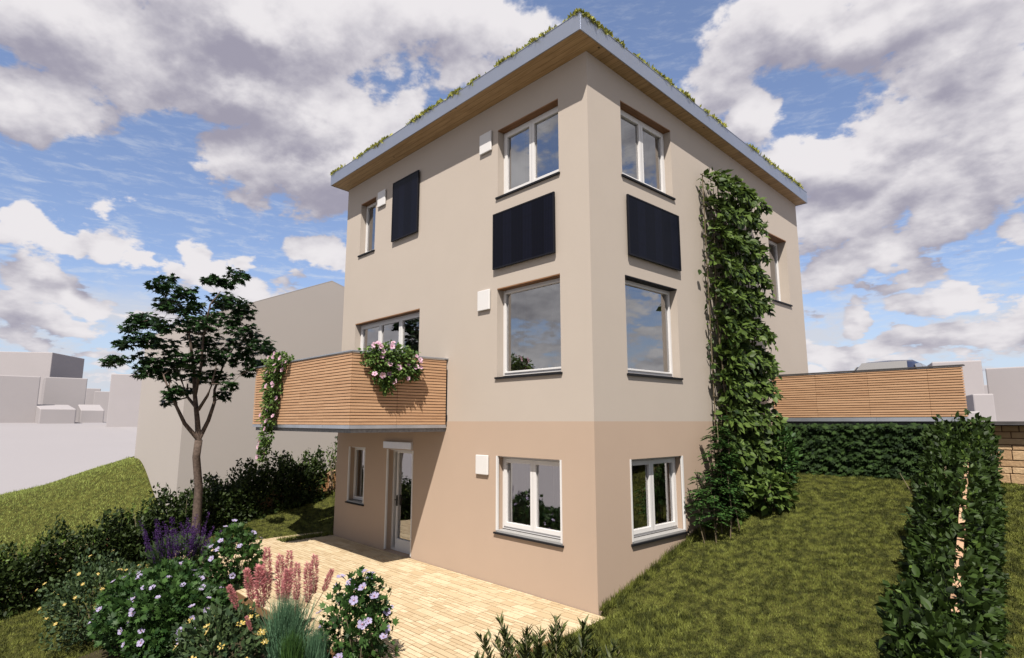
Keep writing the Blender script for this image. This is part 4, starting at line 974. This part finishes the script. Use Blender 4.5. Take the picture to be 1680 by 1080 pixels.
# violet salvia
sal = empty('salvia_clump', (-6.7, -3.75, -.1)); tag(sal, 'clump of violet flower spikes between the tree trunk and the lilac bush', 'flowers')
n = 900; P, d = ball(n, (-6.7, -3.70, .25), (.75, .5, .35), .3, .2, 9); V, F = leaves(T_NARROW, P, d + np.array([0, 0, 1.]), rnd(n), rng.uniform(.08, .16, n), .3); npmesh('foliage', V, F, 'yelleaf', sal)
def spike(h, r, n, mat, name, lean=.15, tmpl=T_OVATE, size=.03):
    f = rng.random(n); P = np.stack([np.zeros(n), np.zeros(n), f * h], 1); a = rng.uniform(0, 2 * pi, n); d = np.stack([np.cos(a), np.sin(a), .6 + 0 * a], 1)
    prof = np.sin(pi * np.clip(f * .92 + .06, 0, 1)) ** .6
    P = P + d * np.array([1, 1, 0]) * (r * prof * rng.random(n) ** .5)[:, None]
    V, F = leaves(tmpl, P, d + rnd(n) * .2, rnd(n), size * (.6 + .6 * rng.random(n)))
    o = npmesh(name, V, F, mat, link=False); me = o.data; bpy.data.objects.remove(o); return me
SPK = [spike(h_, .018, 130, 'salvia', 'flower_spike', size=.024) for h_ in (.34, .42, .5)]
def plant_copy(parent, me, name, p_, dirv, s_=1.0):
    o = bpy.data.objects.new(name, me); col.objects.link(o)
    mw = Matrix.Translation(Vector(p_)) @ Vector(dirv).to_track_quat('Z', 'Y').to_matrix().to_4x4() @ Matrix.Diagonal((s_, s_, s_, 1))
    o.parent = parent; o.matrix_parent_inverse = Matrix.Translation(parent.location).inverted(); o.matrix_basis = mw; return o
for i in range(84):
    a = rng.uniform(0, 2 * pi); r_ = rng.random() ** .5; p_ = np.array([-6.7 + .78 * r_ * cos(a), -3.70 + .5 * r_ * sin(a), .28 + rng.uniform(-.10, .2)])
    plant_copy(sal, SPK[i % 3], 'flower_spike', p_, (.35 * cos(a) * r_, .35 * sin(a) * r_, 1), rng.uniform(.8, 1.15))

# pink plume grass with its blue-green blades
pam = empty('plume_grass', (-1.75, -3.75, -.15)); tag(pam, 'tall grass with feathery pink plumes at the terrace edge', 'grass plant')
n = 2600; a = rng.uniform(0, 2 * pi, n); rr = rng.random(n) ** .5 * .16
P = np.stack([-1.62 + rr * np.cos(a), -3.80 + rr * np.sin(a), np.full(n, -.30)], 1); dv = np.stack([np.cos(a) * rng.uniform(.03, .38, n), np.sin(a) * rng.uniform(.03, .38, n), np.ones(n)], 1)
V, F = leaves(T_ARC, P, dv, -dv * np.array([1, 1, 0]) + np.array([0, 0, .05]) + rnd(n) * .1, rng.uniform(.45, .95, n), .011); npmesh('blade', V, F, 'fescue', pam)
PLM = [spike(h_, .032, 800, 'plume', 'plume', tmpl=T_NARROW, size=.040) for h_ in (.36, .44, .52)]
s = MB()
for (px, py, ph_, d_, k, lx) in ((438, 900, 985, 7.6, 2, .0), (425, 930, 998, 7.5, 0, -.1), (460, 912, 985, 7.5, 1, .02), (475, 905, 980, 7.6, 2, .05), (472, 935, 990, 7.2, 0, .1), (404, 935, 985, 7.6, 0, -.25), (375, 962, 1000, 7.3, 0, -.4), (505, 925, 990, 7.4, 1, .0), (517, 912, 975, 7.5, 1, .08), (545, 935, 970, 7.6, 0, .35), (488, 925, 985, 7.0, 1, .06), (404, 1012, 1035, 6.8, 0, -.2)):
    tp = at(px, py, d_); bt = at(px - lx * 40, ph_, d_); root = np.array([-1.62, -3.80, -.3]) + rng.normal(size=3) * [.1, .1, 0]
    plant_copy(pam, PLM[k], 'plume', bt, tp - bt, np.linalg.norm(tp - bt) / (.36, .44, .52)[k]); s.tube([root, (root + bt) / 2 + np.array([0, 0, .12]), bt, (bt + tp) / 2], [.006, .005, .004, .002], 5)
s.build_each('stem', 'stem', pam)
# small blue grass tufts
for (px, py, d_, hh, lab) in ((520, 1075, 6.5, .34, 'small blue-green grass tuft at the bottom edge beside the right lilac bush'), (478, 1078, 6.3, .30, 'small green grass tuft at the bottom edge below the pink plumes')):
    c = at(px, py, d_); q = empty('grass_tuft', tuple(c)); tag(q, lab, 'grass plant')
    n = 900; a = rng.uniform(0, 2 * pi, n); P = np.broadcast_to(c, (n, 3)) + rnd(n) * .04; dv = np.stack([np.cos(a) * rng.uniform(.1, .9, n), np.sin(a) * rng.uniform(.1, .9, n), np.ones(n)], 1)
    V, F = leaves(T_ARC, P - np.array([0, 0, .12]), dv, -dv * np.array([1, 1, 0]) + rnd(n) * .1, rng.uniform(hh * .6, hh * 1.2, n), .007); npmesh('blade', V, F, 'fescue' if px > 500 else 'fern', q)

# dark narrow-leaved shrub at the bottom edge
q = empty('shrub', (1.25, -2.5, -.4)); tag(q, 'dark narrow-leaved shrub at the terrace corner, cut by the bottom edge', 'shrub')
lp = []; s = MB()
for i in range(72):
    b_ = np.array([1.30 + rng.normal() * .16, -2.42 + rng.normal() * .16, -.40]); a = rng.uniform(0, 2 * pi); sp_ = rng.random() ** .6 * .80; ht = rng.uniform(.72, 1.16) - .30 * sp_
    tp = b_ + np.array([cos(a) * sp_, sin(a) * sp_, ht]); mid = (b_ + tp) / 2 + np.array([0, 0, .08]); s.tube([b_, mid, tp], [.008, .006, .002], 4)
    n = 60; f = rng.uniform(.3, 1, n)[:, None]; P = b_ * (1 - f) ** 2 + 2 * mid * f * (1 - f) + tp * f ** 2; th = rng.uniform(0, 2 * pi, n)
    al = np.stack([np.cos(th), np.sin(th), .75 + 0 * th], 1) + unit(tp - b_) * .7
    lp.append(leaves(T_NARROW, P, al, np.array([0, 0, 1.]) + rnd(n) * .4, rng.uniform(.08, .15, n), rng.uniform(.10, .17, n)))
V, F = cat(lp); npmesh('foliage', V, F, 'darkleaf', q); s.build_each('stem', 'stem', q)

# balcony flowers
def trailing(lab, pts, n, nf, seed, out):
    """hanging plant: blobs (centre, radii) down the outside of the parapet"""
    q = empty('hanging_petunia', tuple(pts[0][0])); tag(q, lab, 'hanging plant'); out = np.array(out)
    vol = np.array([r[0] * r[1] * r[2] for _, r in pts]) ** .6; pr = vol / vol.sum(); lp = []
    for (c, r), p_ in zip(pts, pr):
        k = int(n * p_) + 8; P, d = ball(k, c, r, .35, .3, seed); lp.append(leaves(T_OVATE, P, d * .5 + out * .4 + np.array([0, 0, -.3]) + rnd(k) * .4, out * .6 + np.array([0, 0, .7]) + rnd(k) * .4, rng.uniform(.05, .10, k)))
    V, F = cat(lp); npmesh('foliage', V, F, 'petleaf', q)
    for i in range(nf):
        c, r = pts[rng.choice(len(pts), p=pr ** .7 / (pr ** .7).sum())]; d = unit(rng.normal(size=3) * .8 + out * .9 + np.array([0, 0, .35])); blossom(q, FM_PET, np.asarray(c) + d * np.asarray(r) * 1.12 + out * .02, out * .8 + np.array([0, -.3, .35]) + rng.normal(size=3) * .25, rng.uniform(.75, 1.15))
    s = MB(); top = np.asarray(pts[0][0]); bot = np.asarray(pts[-1][0]); s.tube([top, (top + bot) / 2 + out * .03, bot], [.008, .006, .003], 5); s.build_each('stem', 'stem', q)
    return q
trailing('bushy pink petunias hanging over the right side of the balcony', [((-3.56, -1.35, 3.95), (.15, .52, .14)), ((-3.52, -1.55, 3.80), (.16, .32, .22)), ((-3.52, -1.1, 3.72), (.15, .34, .26)), ((-3.52, -1.45, 3.55), (.13, .28, .20)), ((-3.54, -1.4, 3.36), (.09, .14, .16)), ((-3.54, -.85, 3.62), (.10, .14, .16))], 1900, 24, 1, (1, -.15, 0))
trailing('long pink petunias trailing down the front of the balcony near its left end', [((-6.68, -2.1, 3.97), (.62, .16, .15)), ((-6.83, -2.16, 3.75), (.42, .13, .26)), ((-6.83, -2.16, 3.42), (.36, .12, .28)), ((-6.88, -2.16, 3.08), (.32, .12, .26)), ((-6.93, -2.16, 2.75), (.28, .11, .24)), ((-6.98, -2.16, 2.42), (.20, .10, .22)), ((-7.06, -2.16, 2.15), (.17, .09, .18)), ((-7.13, -2.16, 1.98), (.12, .08, .10))], 2600, 34, 2, (.15, -1, 0))

# ------------------------------------------------------------------ grass blades
def blades(n, x0, x1, y0, y1, h, mask=None):
    x = rng.uniform(x0, x1, n); y = rng.uniform(y0, y1, n); k = ~in_terrace(x, y, .02) & ~((x > -8.12) & (x < .012) & (y > -.01))
    if mask is not None: k &= mask(x, y)
    x, y = x[k], y[k]; n = len(x); z = lawn_z(x, y) - .005
    tall = 1 + .25 * np.sin(x * 5.1 + 2 * np.sin(y * 3.3)) * np.sin(y * 4.7 + x)
    P = np.stack([x, y, z], 1); up = rnd(n) * .42 + np.array([0, 0, 1.])
    return leaves(T_BLADE, P, up, rnd(n), h * tall * rng.uniform(.6, 1.3, n), rng.uniform(.010, .018, n))
lp = [blades(190000, 0, 4.6, -3.6, 6.24, .036), blades(46000, -11.2, -8.1, -3.0, 4.8, .042), blades(45000, -11, -4.2, -8.5, -3.4, .06), blades(16000, 4.2, 7, -1, 6.2, .06), blades(7000, .15, 1.3, -3.2, .4, .10)]
yw = rng.uniform(0, 3.2, 2600); xw = .012 + np.abs(rng.normal(size=2600)) * .06; lp.append(leaves(T_BLADE, np.stack([xw, yw, lawn_z(xw, yw)], 1), rnd(2600) * .35 + np.array([.25, 0, 1.]), rnd(2600), rng.uniform(.06, .16, 2600), .012))
xg = rng.uniform(-8.42, -8.05, 1500); yg = rng.uniform(-1.25, -.02, 1500); lp.append(leaves(T_BLADE, np.stack([xg, yg, np.zeros(1500) - .005], 1), rnd(1500) * .5 + np.array([0, 0, 1.]), rnd(1500), rng.uniform(.05, .12, 1500), .012))
V, F = cat(lp); tag(npmesh('grass', V, F, 'grass'), 'mottled olive-green grass of the garden lawn', 'grass', kind='stuff')
V, F = blades(70000, -20.55, -11.6, -9, 3.5, .075, lambda x, y: ~((x < -14) & (y > -2.05))); tag(npmesh('mound_grass', V, F, 'mead'), 'brighter yellow-green grass on the mound beyond the left hedge', 'grass', kind='stuff')
